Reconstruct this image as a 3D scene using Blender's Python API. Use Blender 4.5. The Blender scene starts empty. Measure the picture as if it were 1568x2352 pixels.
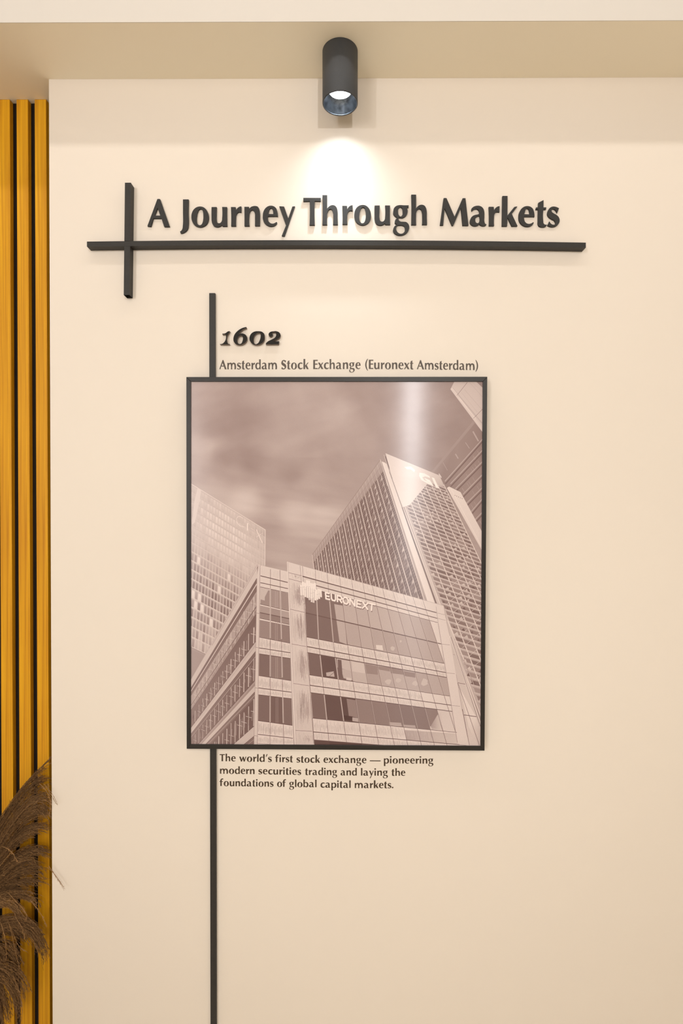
import bpy, bmesh, math, random
import numpy as np
from mathutils import Vector, Matrix, Euler

C = bpy.context.scene.collection
SC = bpy.context.scene
W, H, FPX = 1568.0, 2352.0, 1260.0
D = 1.54                                    # camera to the cream wall
CAMZ = 1.62

# ------------------------------------------------------------------ camera
cam = bpy.data.objects.new('camera', bpy.data.cameras.new('camera'))
C.objects.link(cam)
cam.data.sensor_fit = 'VERTICAL'
cam.data.sensor_height = 24.0
cam.data.lens = 24.0 * FPX / H
cam.data.clip_start = 0.01
cam.location = (0, -D, CAMZ)
PITCH, YAW = -0.0076, 0.0038
cam.rotation_euler = (math.pi/2 + PITCH, 0, YAW)
SC.camera = cam
_R = Euler((math.pi/2 + PITCH, 0, YAW), 'XYZ').to_matrix()

def pt(px, py, y=0.0):
    """world point on the plane Y=y that lies behind photo pixel (px, py)"""
    d = _R @ Vector(((px - W/2)/FPX, (H/2 - py)/FPX, -1.0))
    t = (y + D)/d.y
    return Vector((d.x*t, y, CAMZ + d.z*t))

ZC = pt(784, 180).z                         # soffit height
def depth_for(px, py, z):                   # y of the point with height z behind a pixel
    d = _R @ Vector(((px - W/2)/FPX, (H/2 - py)/FPX, -1.0))
    return d.y*(z - CAMZ)/d.z - D
Y_FASCIA = depth_for(784, 50.5, ZC)
Y_SLAT = depth_for(50, 228, ZC)
Y_BACKING = Y_SLAT + 0.019
ZTOP = ZC + 0.36                            # main ceiling
RX0, RX1, RY0 = -3.2, 3.4, -6.2             # room extents

# ------------------------------------------------------------------ world and light
wd = bpy.data.worlds.new('World'); SC.world = wd; wd.use_nodes = True
wd.node_tree.nodes['Background'].inputs[0].default_value = (1.0, 0.9, 0.78, 1)
wd.node_tree.nodes['Background'].inputs[1].default_value = 0.2
SC.view_settings.view_transform = 'Standard'
SC.view_settings.look = 'None'
SC.view_settings.gamma = 1.0
SC.view_settings.use_curve_mapping = False
SC.view_settings.exposure = 0.10

STRIP_A = 0.5*0 + (ZTOP - 0.012 - CAMZ - 1.012)/1.034   # distance of the slot light from the wall
P_STRIP, P_FILL, P_SPOT, P_FAR, SPOTW = 7.0, 54.0, 9.0, 142.0, 50
WARM, SPOTC, NEUT, COOL = (1.0, 0.92, 0.79), (0.98, 0.985, 1.0), (1.0, 0.965, 0.93), (0.84, 0.93, 1.0)

def area(name, loc, rot, sx, sy, power, col):
    l = bpy.data.lights.new(name, 'AREA'); l.shape = 'RECTANGLE'
    l.size, l.size_y, l.energy, l.color = sx, sy, power, col
    o = bpy.data.objects.new(name, l); C.objects.link(o)
    o.location = loc; o.rotation_euler = rot
    return o

# ------------------------------------------------------------------ materials
def mat(name, col, rough=0.6, spec=0.5, metal=0.0, bump=None, vary=None, emit=None, coat=0.0):
    m = bpy.data.materials.new(name); m.use_nodes = True
    nt = m.node_tree; b = nt.nodes['Principled BSDF']
    b.inputs['Base Color'].default_value = (*col, 1)
    b.inputs['Roughness'].default_value = rough
    b.inputs['Specular IOR Level'].default_value = spec
    b.inputs['Metallic'].default_value = metal
    b.inputs['Coat Weight'].default_value = coat
    if emit:
        b.inputs['Emission Color'].default_value = (*emit[0], 1)
        b.inputs['Emission Strength'].default_value = emit[1]
    tc = nt.nodes.new('ShaderNodeTexCoord')
    if vary:                                # (scale, amount) soft tonal noise
        n = nt.nodes.new('ShaderNodeTexNoise'); n.inputs['Scale'].default_value = vary[0]
        n.inputs['Detail'].default_value = 5
        nt.links.new(tc.outputs['Object'], n.inputs['Vector'])
        mr = nt.nodes.new('ShaderNodeMapRange')
        mr.inputs[1].default_value = 0.3; mr.inputs[2].default_value = 0.7
        mr.inputs[3].default_value = 1 - vary[1]; mr.inputs[4].default_value = 1 + vary[1]
        nt.links.new(n.outputs['Fac'], mr.inputs[0])
        mx = nt.nodes.new('ShaderNodeMix'); mx.data_type = 'RGBA'; mx.blend_type = 'MULTIPLY'
        mx.inputs[0].default_value = 1; mx.inputs[6].default_value = (*col, 1)
        nt.links.new(mr.outputs[0], mx.inputs[7]); nt.links.new(mx.outputs[2], b.inputs['Base Color'])
    if bump:                                # (scale, strength, distance)
        n = nt.nodes.new('ShaderNodeTexNoise'); n.inputs['Scale'].default_value = bump[0]
        n.inputs['Detail'].default_value = 4
        nt.links.new(tc.outputs['Object'], n.inputs['Vector'])
        bp = nt.nodes.new('ShaderNodeBump'); bp.inputs['Strength'].default_value = bump[1]
        bp.inputs['Distance'].default_value = bump[2]
        nt.links.new(n.outputs['Fac'], bp.inputs['Height']); nt.links.new(bp.outputs[0], b.inputs['Normal'])
    return m

def wood_mat():
    m = bpy.data.materials.new('slat_wood'); m.use_nodes = True
    nt = m.node_tree; b = nt.nodes['Principled BSDF']
    tc = nt.nodes.new('ShaderNodeTexCoord'); mp = nt.nodes.new('ShaderNodeMapping')
    mp.inputs['Scale'].default_value = (160, 160, 2.2)
    nt.links.new(tc.outputs['Object'], mp.inputs[0])
    n = nt.nodes.new('ShaderNodeTexNoise'); n.inputs['Scale'].default_value = 1.0
    n.inputs['Detail'].default_value = 6
    nt.links.new(mp.outputs[0], n.inputs['Vector'])
    n2 = nt.nodes.new('ShaderNodeTexNoise'); n2.inputs['Scale'].default_value = 1.3
    nt.links.new(tc.outputs['Object'], n2.inputs['Vector'])
    mm = nt.nodes.new('ShaderNodeMath'); mm.operation = 'MULTIPLY_ADD'
    mm.inputs[1].default_value = 0.35
    nt.links.new(n2.outputs['Fac'], mm.inputs[0]); nt.links.new(n.outputs['Fac'], mm.inputs[2])
    r = nt.nodes.new('ShaderNodeValToRGB')
    r.color_ramp.elements[0].position = 0.45; r.color_ramp.elements[0].color = (0.50, 0.19, 0.003, 1)
    r.color_ramp.elements[1].position = 0.88; r.color_ramp.elements[1].color = (0.82, 0.42, 0.010, 1)
    nt.links.new(mm.outputs[0], r.inputs[0]); nt.links.new(r.outputs[0], b.inputs['Base Color'])
    b.inputs['Roughness'].default_value = 0.5; b.inputs['Specular IOR Level'].default_value = 0.25
    return m

CREAM = (0.82, 0.735, 0.64)
M_WALL = mat('wall_paint', CREAM, 0.75, 0.25, bump=(260, 0.05, 0.0006), vary=(0.9, 0.012))
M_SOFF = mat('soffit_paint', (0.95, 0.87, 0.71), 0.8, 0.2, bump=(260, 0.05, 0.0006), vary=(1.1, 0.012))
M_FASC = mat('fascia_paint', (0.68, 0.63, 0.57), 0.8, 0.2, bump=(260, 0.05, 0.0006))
M_ROOM = mat('room_paint', (0.78, 0.74, 0.69), 0.8, 0.2, vary=(1.0, 0.02))
M_FLOOR = mat('floor_tile', (0.80, 0.73, 0.62), 0.35, 0.4, vary=(6, 0.08))
M_WOOD = wood_mat()
M_FELT = mat('backing_felt', (0.018, 0.014, 0.012), 0.95, 0.1, bump=(900, 0.2, 0.0005))
M_BLACK = mat('black_powder_coat', (0.027, 0.024, 0.021), 0.5, 0.35, bump=(1500, 0.25, 0.0004), vary=(1400, 0.35))
M_LETTER = mat('black_letter_board', (0.027, 0.025, 0.023), 0.55, 0.35, bump=(1400, 0.35, 0.0005), vary=(1300, 0.45))
M_DIGIT = mat('black_digit_face', (0.014, 0.011, 0.008), 0.6, 0.2, vary=(900, 0.5))
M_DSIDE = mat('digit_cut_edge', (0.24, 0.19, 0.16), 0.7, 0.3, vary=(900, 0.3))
M_VINYL = mat('dark_vinyl', (0.085, 0.062, 0.046), 0.5, 0.4, vary=(300, 0.1))
M_VINYL2 = mat('dark_brown_vinyl', (0.055, 0.030, 0.014), 0.5, 0.3, vary=(300, 0.1))
M_FRAME = mat('black_frame', (0.022, 0.018, 0.015), 0.38, 0.3, vary=(500, 0.15))
M_LAMP = mat('graphite_lamp_body', (0.050, 0.052, 0.056), 0.6, 0.5, bump=(1800, 0.3, 0.0004), vary=(1500, 0.3))
M_REFL = mat('lamp_reflector', (0.10, 0.11, 0.125), 0.25, 0.6, metal=0.9, vary=(90, 0.5))
M_LED = mat('lamp_led', (1, 1, 1), 0.4, emit=(COOL, 38.0))
M_SLOT = mat('slot_light_diffuser', (1, 0.95, 0.85), 0.4, emit=(NEUT, 3.0))
M_FILL = mat('fill_panel_diffuser', (1, 0.95, 0.85), 0.4, emit=(WARM, 2.5))  # glow of the added ceiling fill panel
M_GLASS = mat('daylight_pane', (0.9, 0.95, 1.0), 0.2, emit=((0.86, 0.94, 1.0), 1.0))
M_GLASS2 = mat('daylight_pane_soft', (0.9, 0.95, 1.0), 0.2, emit=((0.97, 0.97, 1.0), 8.0))
M_WHITE = mat('white_trim', (0.75, 0.72, 0.66), 0.5, vary=(5, 0.02))
M_CLAY = mat('vase_clay', (0.30, 0.22, 0.16), 0.8, bump=(60, 0.3, 0.002), vary=(20, 0.15))

def strand_mat(name, a, b_):
    m = bpy.data.materials.new(name); m.use_nodes = True
    nt = m.node_tree; b = nt.nodes['Principled BSDF']
    at = nt.nodes.new('ShaderNodeAttribute'); at.attribute_name = 'tone'
    r = nt.nodes.new('ShaderNodeValToRGB')
    r.color_ramp.elements[0].color = (*a, 1); r.color_ramp.elements[1].color = (*b_, 1)
    nt.links.new(at.outputs['Fac'], r.inputs[0]); nt.links.new(r.outputs[0], b.inputs['Base Color'])
    b.inputs['Roughness'].default_value = 0.75; b.inputs['Specular IOR Level'].default_value = 0.2
    return m
M_STRAND = strand_mat('dried_grass', (0.060, 0.029, 0.010), (0.36, 0.195, 0.080))

# ------------------------------------------------------------------ object helpers
def link(name, me, m=None, parent=None, loc=None):
    o = bpy.data.objects.new(name, me); C.objects.link(o)
    if m is not None and me is not None and not me.materials: me.materials.append(m)
    if parent is not None: o.parent = parent
    if loc is not None: o.location = loc
    return o
def tag(o, label=None, cat=None, group=None, kind=None):
    if label: o['label'] = label
    if cat: o['category'] = cat
    if group: o['group'] = group
    if kind: o['kind'] = kind
    return o
def empty(name, loc, label, cat, group=None):
    o = bpy.data.objects.new(name, None); C.objects.link(o); o.location = loc
    o.empty_display_size = 0.05
    return tag(o, label, cat, group)
def boxes_mesh(name, bxs, bevel=0.0):
    bm = bmesh.new()
    for (x0, x1, y0, y1, z0, z1) in bxs:
        vs = [bm.verts.new(p) for p in ((x0,y0,z0),(x1,y0,z0),(x1,y1,z0),(x0,y1,z0),(x0,y0,z1),(x1,y0,z1),(x1,y1,z1),(x0,y1,z1))]
        for f in ((0,3,2,1),(4,5,6,7),(0,1,5,4),(1,2,6,5),(2,3,7,6),(3,0,4,7)):
            bm.faces.new([vs[i] for i in f])
    if bevel: bmesh.ops.bevel(bm, geom=list(bm.edges), offset=bevel, segments=2, affect='EDGES', profile=0.6)
    me = bpy.data.meshes.new(name); bm.to_mesh(me); bm.free()
    return me
def pydata(name, vs, fs):
    me = bpy.data.meshes.new(name); me.from_pydata([tuple(v) for v in vs], [], fs); me.update()
    return me
def fix_normals(me):
    bm = bmesh.new(); bm.from_mesh(me)
    bmesh.ops.recalc_face_normals(bm, faces=bm.faces); bm.to_mesh(me); bm.free()
def lathe(name, prof, seg=64, smooth=True):
    vs, fs = [], []
    for (r, z) in prof:
        for k in range(seg):
            a = 2*math.pi*k/seg
            vs.append((r*math.cos(a), r*math.sin(a), z))
    for i in range(len(prof)-1):
        for k in range(seg):
            k2 = (k+1) % seg
            fs.append((i*seg+k, i*seg+k2, (i+1)*seg+k2, (i+1)*seg+k))
    me = pydata(name, vs, fs); 
    if smooth:
        for p in me.polygons: p.use_smooth = True
    return me
def struct(name, bxs, m, bevel=0.0):
    return tag(link(name, boxes_mesh(name, bxs, bevel), m), kind='structure')

# ------------------------------------------------------------------ the setting
X_EDGE = 0.5*(pt(113, 600).x + pt(120.5, 2000).x)      # free left edge of the cream wall
T = 0.12
struct('wall_front', [(X_EDGE, RX1+T, 0, 0.32, 0, ZC)], M_WALL, 0.0)
struct('wall_recess', [(RX0-T, X_EDGE, Y_BACKING+0.012, 0.32, 0, ZC)], M_WALL)
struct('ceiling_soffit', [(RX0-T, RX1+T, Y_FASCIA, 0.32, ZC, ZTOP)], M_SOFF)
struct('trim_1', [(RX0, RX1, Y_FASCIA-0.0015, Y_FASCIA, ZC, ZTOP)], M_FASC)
struct('floor', [(RX0-T, RX1+T, RY0-T, 0.32, -T, 0)], M_FLOOR)
struct('wall_left', [(RX0-T, RX0, RY0, 0.0, 0, ZTOP), (RX0-T, RX0, 0, Y_BACKING+0.012, 0, ZC)], M_ROOM)
struct('wall_right', [(RX1, RX1+T, RY0, 0.0, 0, ZTOP)], M_ROOM)
struct('ceiling', [(RX0-T, RX1+T, RY0-T, Y_FASCIA, ZTOP, ZTOP+T)], M_WHITE)
# back wall behind the camera, with a narrow and a wide daylight window
yb = RY0
def hole_wall(name, x0, x1, z0, z1, holes, m):
    bx, x = [], x0
    for (a, b, c, d) in holes:
        bx += [(x, a, yb-T, yb, z0, z1), (a, b, yb-T, yb, z0, c), (a, b, yb-T, yb, d, z1)]
        x = b
    bx.append((x, x1, yb-T, yb, z0, z1))
    return struct(name, bx, m)
LT = 2*D + (-RY0 - D)                          # optical length camera > print > back wall
sx = pt(945, 1000, 0).x/D*LT
WIN1 = (sx-0.085, sx+0.085, 1.46, 2.95)
WIN2 = (-2.95, -1.98, 0.9, 2.85)
hole_wall('wall_back', RX0-T, RX1+T, 0, ZTOP, [WIN2, WIN1], M_ROOM)
for i, (w, gm) in enumerate(((WIN1, M_GLASS), (WIN2, M_GLASS2))):
    a, b, c, d = w; f = 0.03
    wn = struct('window_%d' % (i+1), [(a-f, a, yb-0.06, yb+0.02, c-f, d+f), (b, b+f, yb-0.06, yb+0.02, c-f, d+f),
                (a, b, yb-0.06, yb+0.02, c-f, c), (a, b, yb-0.06, yb+0.02, d, d+f)], M_WHITE)
    link('pane', boxes_mesh('pane', [(a, b, yb-0.05, yb-0.04, c, d)]), gm, wn)

# slot light in the main ceiling, and an unseen panel added deeper in the room as ambient fill
ys = -STRIP_A
sl = empty('slot_light', (0.1, ys, ZTOP), 'long slim ceiling slot light in front of the cream wall', 'light')
link('housing', boxes_mesh('housing', [(-2.6, 2.6, -0.03, -0.02, -0.014, 0), (-2.6, 2.6, 0.02, 0.03, -0.014, 0),
     (-2.61, -2.6, -0.03, 0.03, -0.014, 0), (2.6, 2.61, -0.03, 0.03, -0.014, 0)]), M_WHITE, sl)
link('diffuser', boxes_mesh('diffuser', [(-2.6, 2.6, -0.02, 0.02, -0.006, -0.001)]), M_SLOT, sl)
area('slot_light_source', (0.1, ys, ZTOP-0.016), (0, 0, 0), 5.0, 0.035, P_STRIP, NEUT)
px_, py_ = 0.3, -3.9
p = empty('ceiling_fill_panel', (px_, py_, ZTOP), 'large flat white fill panel added on the ceiling behind the viewer', 'light')
a, b = 2.2, 0.8
link('frame', boxes_mesh('frame', [(-a/2-.02, a/2+.02, -b/2-.02, -b/2, -.02, 0), (-a/2-.02, a/2+.02, b/2, b/2+.02, -.02, 0),
     (-a/2-.02, -a/2, -b/2, b/2, -.02, 0), (a/2, a/2+.02, -b/2, b/2, -.02, 0)]), M_WHITE, p)
link('diffuser', boxes_mesh('diffuser', [(-a/2, a/2, -b/2, b/2, -.012, -.002)]), M_FILL, p)
area('fill_panel_source', (px_, py_, ZTOP-0.022), (0, 0, 0), a, b, P_FILL, WARM)
AIM = Vector((0.10, 0, 1.85))
for (x, y, k, nm) in ((-2.4, -4.6, 0.82, 'left'), (0.84, -5.2, 1.4, 'right')):
    sp_ = empty('ceiling_spotlight', (x, y, ZTOP), 'white ceiling spotlight on the %s behind the viewer, aimed at the print' % nm, 'light')
    link('stem', lathe('stem', [(0.004, 0), (0.05, 0), (0.05, -0.012), (0.008, -0.014), (0.008, -0.30), (0.001, -0.30)], 32), M_WHITE, sp_)
    d = AIM - Vector((x, y, ZTOP-0.34)); q = d.to_track_quat('-Z', 'Y')
    hd = link('lamp_head', lathe('lamp_head', [(0.001, 0.05), (0.05, 0.05), (0.055, 0.04), (0.055, -0.05), (0.051, -0.05), (0.051, -0.03), (0.001, -0.03)], 40), M_WHITE, sp_)
    hd.location = (0, 0, -0.34); hd.rotation_mode = 'QUATERNION'; hd.rotation_quaternion = q
    l = bpy.data.lights.new('spot_source', 'SPOT'); l.energy = P_FAR*k; l.color = SPOTC; l.spot_size = math.radians(SPOTW); l.spot_blend = 1.0; l.shadow_soft_size = 0.05
    lo = bpy.data.objects.new('spot_source', l); C.objects.link(lo); lo.location = Vector((x, y, ZTOP-0.34)) + d.normalized()*0.07
    lo.rotation_mode = 'QUATERNION'; lo.rotation_quaternion = q

# ------------------------------------------------------------------ wooden slat panel
sp = empty('slat_panel', (-1.2, Y_BACKING, 0), 'orange wooden slat panel with black backing beside the cream wall edge', 'wall panel')
pitch = (pt(83.0, 1000, Y_SLAT).x - pt(41.5, 1000, Y_SLAT).x)
s_w = pt(109.3, 1000, Y_SLAT).x - pt(83.0, 1000, Y_SLAT).x
x_r = pt(109.0, 1000, Y_SLAT).x
z_back = pt(50, 237.5, Y_BACKING-0.002).z
link('backing', boxes_mesh('backing', [(RX0+0.02, X_EDGE-0.001, Y_BACKING-0.002, Y_BACKING+0.011, 0.0, z_back)]), M_FELT, sp).matrix_parent_inverse = Matrix.Translation(-sp.location)
sme = boxes_mesh('slat', [(-s_w/2, s_w/2, Y_SLAT, Y_BACKING-0.002, 0.0, ZC-0.0005)], 0.0008)
sme.materials.append(M_WOOD)
for k in range(20):
    o = link('slat', sme, None, sp)
    o.location = (x_r - s_w/2 - k*pitch + 1.2, -Y_BACKING, 0)

# ------------------------------------------------------------------ cylinder downlight
px_c, y_top = 780.8, 85.0
A_CYL = None
best = None
for i in range(40, 160):                      # distance from the wall at which near rim meets the soffit at y_top
    a = i/1000.0
    r = (pt(821.3, 150, -a).x - pt(740.3, 150, -a).x)/2
    z = pt(px_c, y_top, -(a + r)).z
    if best is None or abs(z - ZC) < best[0]: best = (abs(z-ZC), a, r)
A_CYL, R_CYL = best[1], best[2]
z_bot = pt(px_c, 267, -(A_CYL - R_CYL)).z      # far point of the lower rim
L_CYL = ZC - z_bot
xc = pt(px_c, 240, -A_CYL).x
dl = empty('cylinder_downlight', (xc, -A_CYL, ZC), 'dark grey surface mounted cylinder downlight on the soffit above the title', 'light')
Rr = R_CYL; t = 0.0016
link('lamp_body', lathe('lamp_body', [(0.001, -0.0002), (Rr, -0.0002), (Rr, -L_CYL+0.0006), (Rr-0.0005, -L_CYL), (Rr-t, -L_CYL), (Rr-t, -L_CYL+0.002)], 96), M_LAMP, dl)
zl = -L_CYL + 0.034
link('reflector', lathe('reflector', [(Rr-t, -L_CYL+0.002), (Rr*0.92, -L_CYL+0.010), (Rr*0.80, -L_CYL+0.022), (Rr*0.66, zl), (Rr*0.3, zl+0.004)], 96), M_REFL, dl)
link('led', lathe('led', [(0.0005, zl), (Rr*0.64, zl)], 48), M_LED, dl)
link('rim', lathe('rim', [(Rr-t-0.0001, -L_CYL+0.0006), (Rr-t-0.0001, -L_CYL-0.0006), (Rr-t-0.0012, -L_CYL-0.0006), (Rr-t-0.0012, -L_CYL+0.002)], 96), M_REFL, dl)
l = bpy.data.lights.new('downlight_beam', 'SPOT'); l.energy = P_SPOT; l.color = COOL
l.spot_size = math.radians(150); l.spot_blend = 1.0; l.shadow_soft_size = 0.010
l.use_nodes = True
nt = l.node_tree; em = nt.nodes['Emission']
g = nt.nodes.new('ShaderNodeTexCoord'); sep = nt.nodes.new('ShaderNodeSeparateXYZ')
nt.links.new(g.outputs['Normal'], sep.inputs[0])
ab = nt.nodes.new('ShaderNodeMath'); ab.operation = 'ABSOLUTE'; nt.links.new(sep.outputs['Z'], ab.inputs[0])
pw = nt.nodes.new('ShaderNodeMath'); pw.operation = 'POWER'; pw.inputs[1].default_value = 6.5   # reflector beam profile
nt.links.new(ab.outputs[0], pw.inputs[0])
mr = nt.nodes.new('ShaderNodeMapRange'); mr.interpolation_type = 'SMOOTHSTEP'
mr.inputs[1].default_value = 0.42; mr.inputs[2].default_value = 0.68
nt.links.new(ab.outputs[0], mr.inputs[0])
mu = nt.nodes.new('ShaderNodeMath'); mu.operation = 'MULTIPLY'
nt.links.new(pw.outputs[0], mu.inputs[0]); nt.links.new(mr.outputs[0], mu.inputs[1])
nt.links.new(mu.outputs[0], em.inputs['Strength'])
lo = bpy.data.objects.new('downlight_beam', l); C.objects.link(lo)
lo.location = (xc, -A_CYL, ZC + zl - 0.003); 

# ------------------------------------------------------------------ lettering
def parse(s):
    out = []
    for tok in s.split():
        c = tok.endswith('c'); x, y = tok.rstrip('c').split(',')
        out.append((float(x), float(y), c))
    return out
def smooth(pts, n=7):
    """curve through the points; corners (c) break the tangent"""
    N = len(pts); P = [np.array(p[:2]) for p in pts]; out = []
    def tan(i, side):
        if pts[i][2]: return None
        a, b, c = P[i-1], P[i], P[(i+1) % N]
        l1, l2 = np.linalg.norm(b-a)+1e-9, np.linalg.norm(c-b)+1e-9
        d = (b-a)/l1*l2 + (c-b)/l2*l1            # weighted towards the shorter side
        return d/(np.linalg.norm(d)+1e-9)
    for i in range(N):
        j = (i+1) % N
        a, b = P[i], P[j]; L = np.linalg.norm(b-a)
        ta, tb = tan(i, 1), tan(j, 0)
        out.append(a)
        if ta is None and tb is None: continue
        if ta is None: ta = (b-a)/L*1.0 if tb is None else 2*(b-a)/L - tb
        if tb is None: tb = 2*(b-a)/L - ta
        for k in range(1, n):
            u = k/n
            h00 = 2*u**3-3*u*u+1; h10 = u**3-2*u*u+u; h01 = -2*u**3+3*u*u; h11 = u**3-u*u
            out.append(h00*a + h10*L*ta + h01*b + h11*L*tb)
    return out
def area2(c):
    c = np.array(c); x, y = c[:,0], c[:,1]
    return float(np.sum(x*np.roll(y,-1) - y*np.roll(x,-1)))

# outlines traced from the photograph: (scale, x origin, y origin, visible baseline px, [contours])
RAW = {
'A': (13.067, 330, 440, "408,222c 487,222c 775,1078c 612,1078c 528,828c 285,828c 213,1072c 108,1064c", "412,492c 495,730c 325,730c"),
'J': (13.067, 330, 440, "1175,235c 1345,235c 1337,640 1336,1030 1318,1118 1275,1190 1210,1240 1150,1270 1105,1275c 1083,1200c 1130,1168 1160,1110 1172,1020 1176,620"),
'o': (11.2, 430, 440, "330,383 410,400 480,455 530,545 550,660 530,780 480,865 410,915 330,935 240,912 170,855 120,760 103,660 118,550 165,460 240,402", "340,465 380,480 402,530 412,620 408,720 390,800 360,850 318,865 275,845 250,800 238,720 245,620 262,540 290,485"),
'u': (11.2, 430, 440, "622,398c 755,398c 750,560 752,730 770,795 812,815 855,800 885,755 895,680 893,398c 1022,398c 1018,680 1025,912c 905,912c 890,875c 850,905 770,930 700,910 650,850 625,760 621,640"),
'r': (11.2, 430, 440, "1120,398c 1243,398c 1250,490c 1285,430 1330,395 1388,380c 1385,555c 1340,545 1290,560 1260,600 1250,690 1253,908c 1125,908c 1130,650"),
'n': (11.2, 560, 440, "10,392c 130,392c 140,440c 175,400 225,378 290,370 350,385 390,440 408,530 410,680 407,900c 282,900c 284,680 278,560 255,510 215,492 175,505 145,550 135,630 142,905c 12,905c 14,640"),
'e': (11.2, 560, 440, "868,655c 870,595 855,500 825,425 770,380 700,362 620,378 550,430 500,520 483,630 495,740 540,830 610,890 700,915 780,895 830,850 852,800c 838,778c 800,805 740,825 690,815 645,780 618,720 612,655c", "620,578c 635,520 655,465 690,440 725,455 748,510 752,578c"),
'y': (11.2, 560, 440, "908,385c 1032,385c 1140,690c 1245,385c 1312,385c 1045,1165c 973,1160c 1083,875c"),
'T': (11.2, 690, 440, "70,162c 522,162c 520,267c 362,263c 358,580 367,882c 230,882c 240,580 236,265c 72,272c"),
'h': (11.2, 690, 440, "562,92c 685,92c 683,440c 730,385 780,355 835,348 895,370 935,430 952,510 955,660 962,870c 835,870c 842,640 835,540 810,485 765,468 720,490 690,550 684,640 687,875c 562,875c 570,480"),
'g': (11.2, 850, 440, "990,352c 985,428c 945,428c 962,500 945,590 900,655 830,695 728,705 735,738 775,768 850,775 920,782 975,825 1002,890 995,980 950,1060 880,1120 780,1145 690,1130 620,1080 588,1000 602,930 650,870 685,856c 640,830 630,780 650,720 692,682c 640,645 600,590 593,500 615,420 670,370 750,348 860,352", "775,415 820,440 835,520 825,600 780,640 735,605 715,520 728,445", "690,897 750,886 830,890 885,920 895,975 875,1040 820,1080 760,1080 700,1040 668,980 672,920"),
'M': (10.453, 1000, 440, "195,155c 262,155c 455,600c 650,158c 718,158c 790,832c 650,832c 610,395c 430,832c 392,832c 218,400c 185,825c 108,825c"),
'a': (10.453, 1000, 440, "868,485c 862,410c 910,365 980,342 1040,340 1105,365 1150,415 1170,490 1172,600 1175,730 1193,772 1222,782c 1215,815 1170,842 1110,835 1055,790c 1010,830 940,845 870,815 832,760 828,700 850,630 900,580 970,555 1020,545 1050,520 1045,470 1010,440 960,433 905,455", "1055,600c 1058,700 1040,740 1010,758 970,740 952,690 962,645 1000,615"),
'k': (9.8, 1140, 440, "133,98c 248,98c 245,538c 400,345c 470,345c 342,512c 472,795c 345,795c 248,575c 240,795c 125,795c"),
't': (9.8, 1140, 440, "1058,190c 1056,355c 1120,355c 1115,420c 1053,420c 1050,650 1060,715 1090,742 1130,740c 1118,790 1080,812 1030,815 970,795 938,735 935,640 940,420c 885,420c 892,355c 942,355c 943,250c"),
's': (9.8, 1140, 440, "1408,378c 1365,485c 1335,435 1285,408 1245,415 1240,445 1280,485 1350,525 1400,575 1420,640 1405,720 1350,785 1270,812 1200,800 1150,770c 1190,665c 1215,710 1260,742 1305,742 1330,715 1310,670 1250,635 1180,580 1150,520 1155,440 1195,370 1260,338 1330,342"),
}
BASE = {'A':522.4,'J':521.3,'o':521.2,'u':521.2,'r':521,'n':520.6,'e':520.6,'y':520.4,'T':518.7,'h':518,'g':518,'M':519.5,'a':519.8,'k':521.1,'t':521.3,'s':521.3}
LIFT = 2.2                                      # visible underside of the raised letters, px
DIG = {
'1': "150,258c 215,250 285,205 325,208c 265,455 278,482 316,491c 314,500c 97,500c 95,491c 160,480 188,455 228,272c 200,270 152,276c",
'6': "690,108c 698,132c 620,160 560,210 518,276c 570,255 640,262 690,300 708,370 685,440 620,490 540,510 460,495 410,440 400,360 430,270 490,200 580,140|600,312 615,350 605,420 575,480 540,492 500,470 485,420 495,360 530,310 565,295",
'0': "960,203 1040,215 1090,260 1103,330 1085,420 1030,480 950,508 870,505 800,460 762,390 770,310 820,240 880,210|985,238 1010,265 1012,330 990,410 950,475 900,495 865,470 852,410 865,330 905,265 945,240",
'2': "1300,205 1380,205 1440,240 1460,290 1440,345 1380,385 1320,410 1275,432c 1430,430c 1420,497c 1128,497c 1135,470c 1180,430 1260,390 1330,350 1360,300 1362,255 1335,225 1290,220 1268,238 1282,265 1275,305 1240,325 1200,305 1192,265 1215,230 1255,210",
}
def lift_bottoms(contours, amount):
    res = []
    for ci, c in enumerate(contours):
        sgn = 1 if area2(c) > 0 else -1          # y down: positive = clockwise on screen
        if ci > 0: sgn = -sgn                    # holes: outward of the material is reversed
        n = len(c); o = []
        for i in range(n):
            m = 0
            for a, b in ((c[i-1], c[i]), (c[i], c[(i+1) % n])):
                d = b - a; L = np.linalg.norm(d)+1e-9
                ny = -d[0]/L*sgn                 # outward normal, + is downwards
                m = max(m, ny)
            o.append(np.array((c[i][0], c[i][1] - amount*m)))
        res.append(o)
    return res
def raw_contours(ch, box=None):
    r = RAW[ch]; cs = []
    for s in r[3:]:
        cs.append([np.array((r[1] + p[0]/r[0], r[2] + p[1]/r[0])) for p in smooth(parse(s))])
    if box:                                      # (x0, x1, ytop, ybottom) of the visible shape
        a = np.array(cs[0]); x0, x1, y0, y1 = a[:,0].min(), a[:,0].max(), a[:,1].min(), a[:,1].max()
        cs = [[np.array((box[0] + (p[0]-x0)*(box[1]-box[0])/(x1-x0), box[2] + (p[1]-y0)*(box[3]-box[2])/(y1-y0))) for p in c] for c in cs]
    return lift_bottoms(cs, LIFT)

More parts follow.
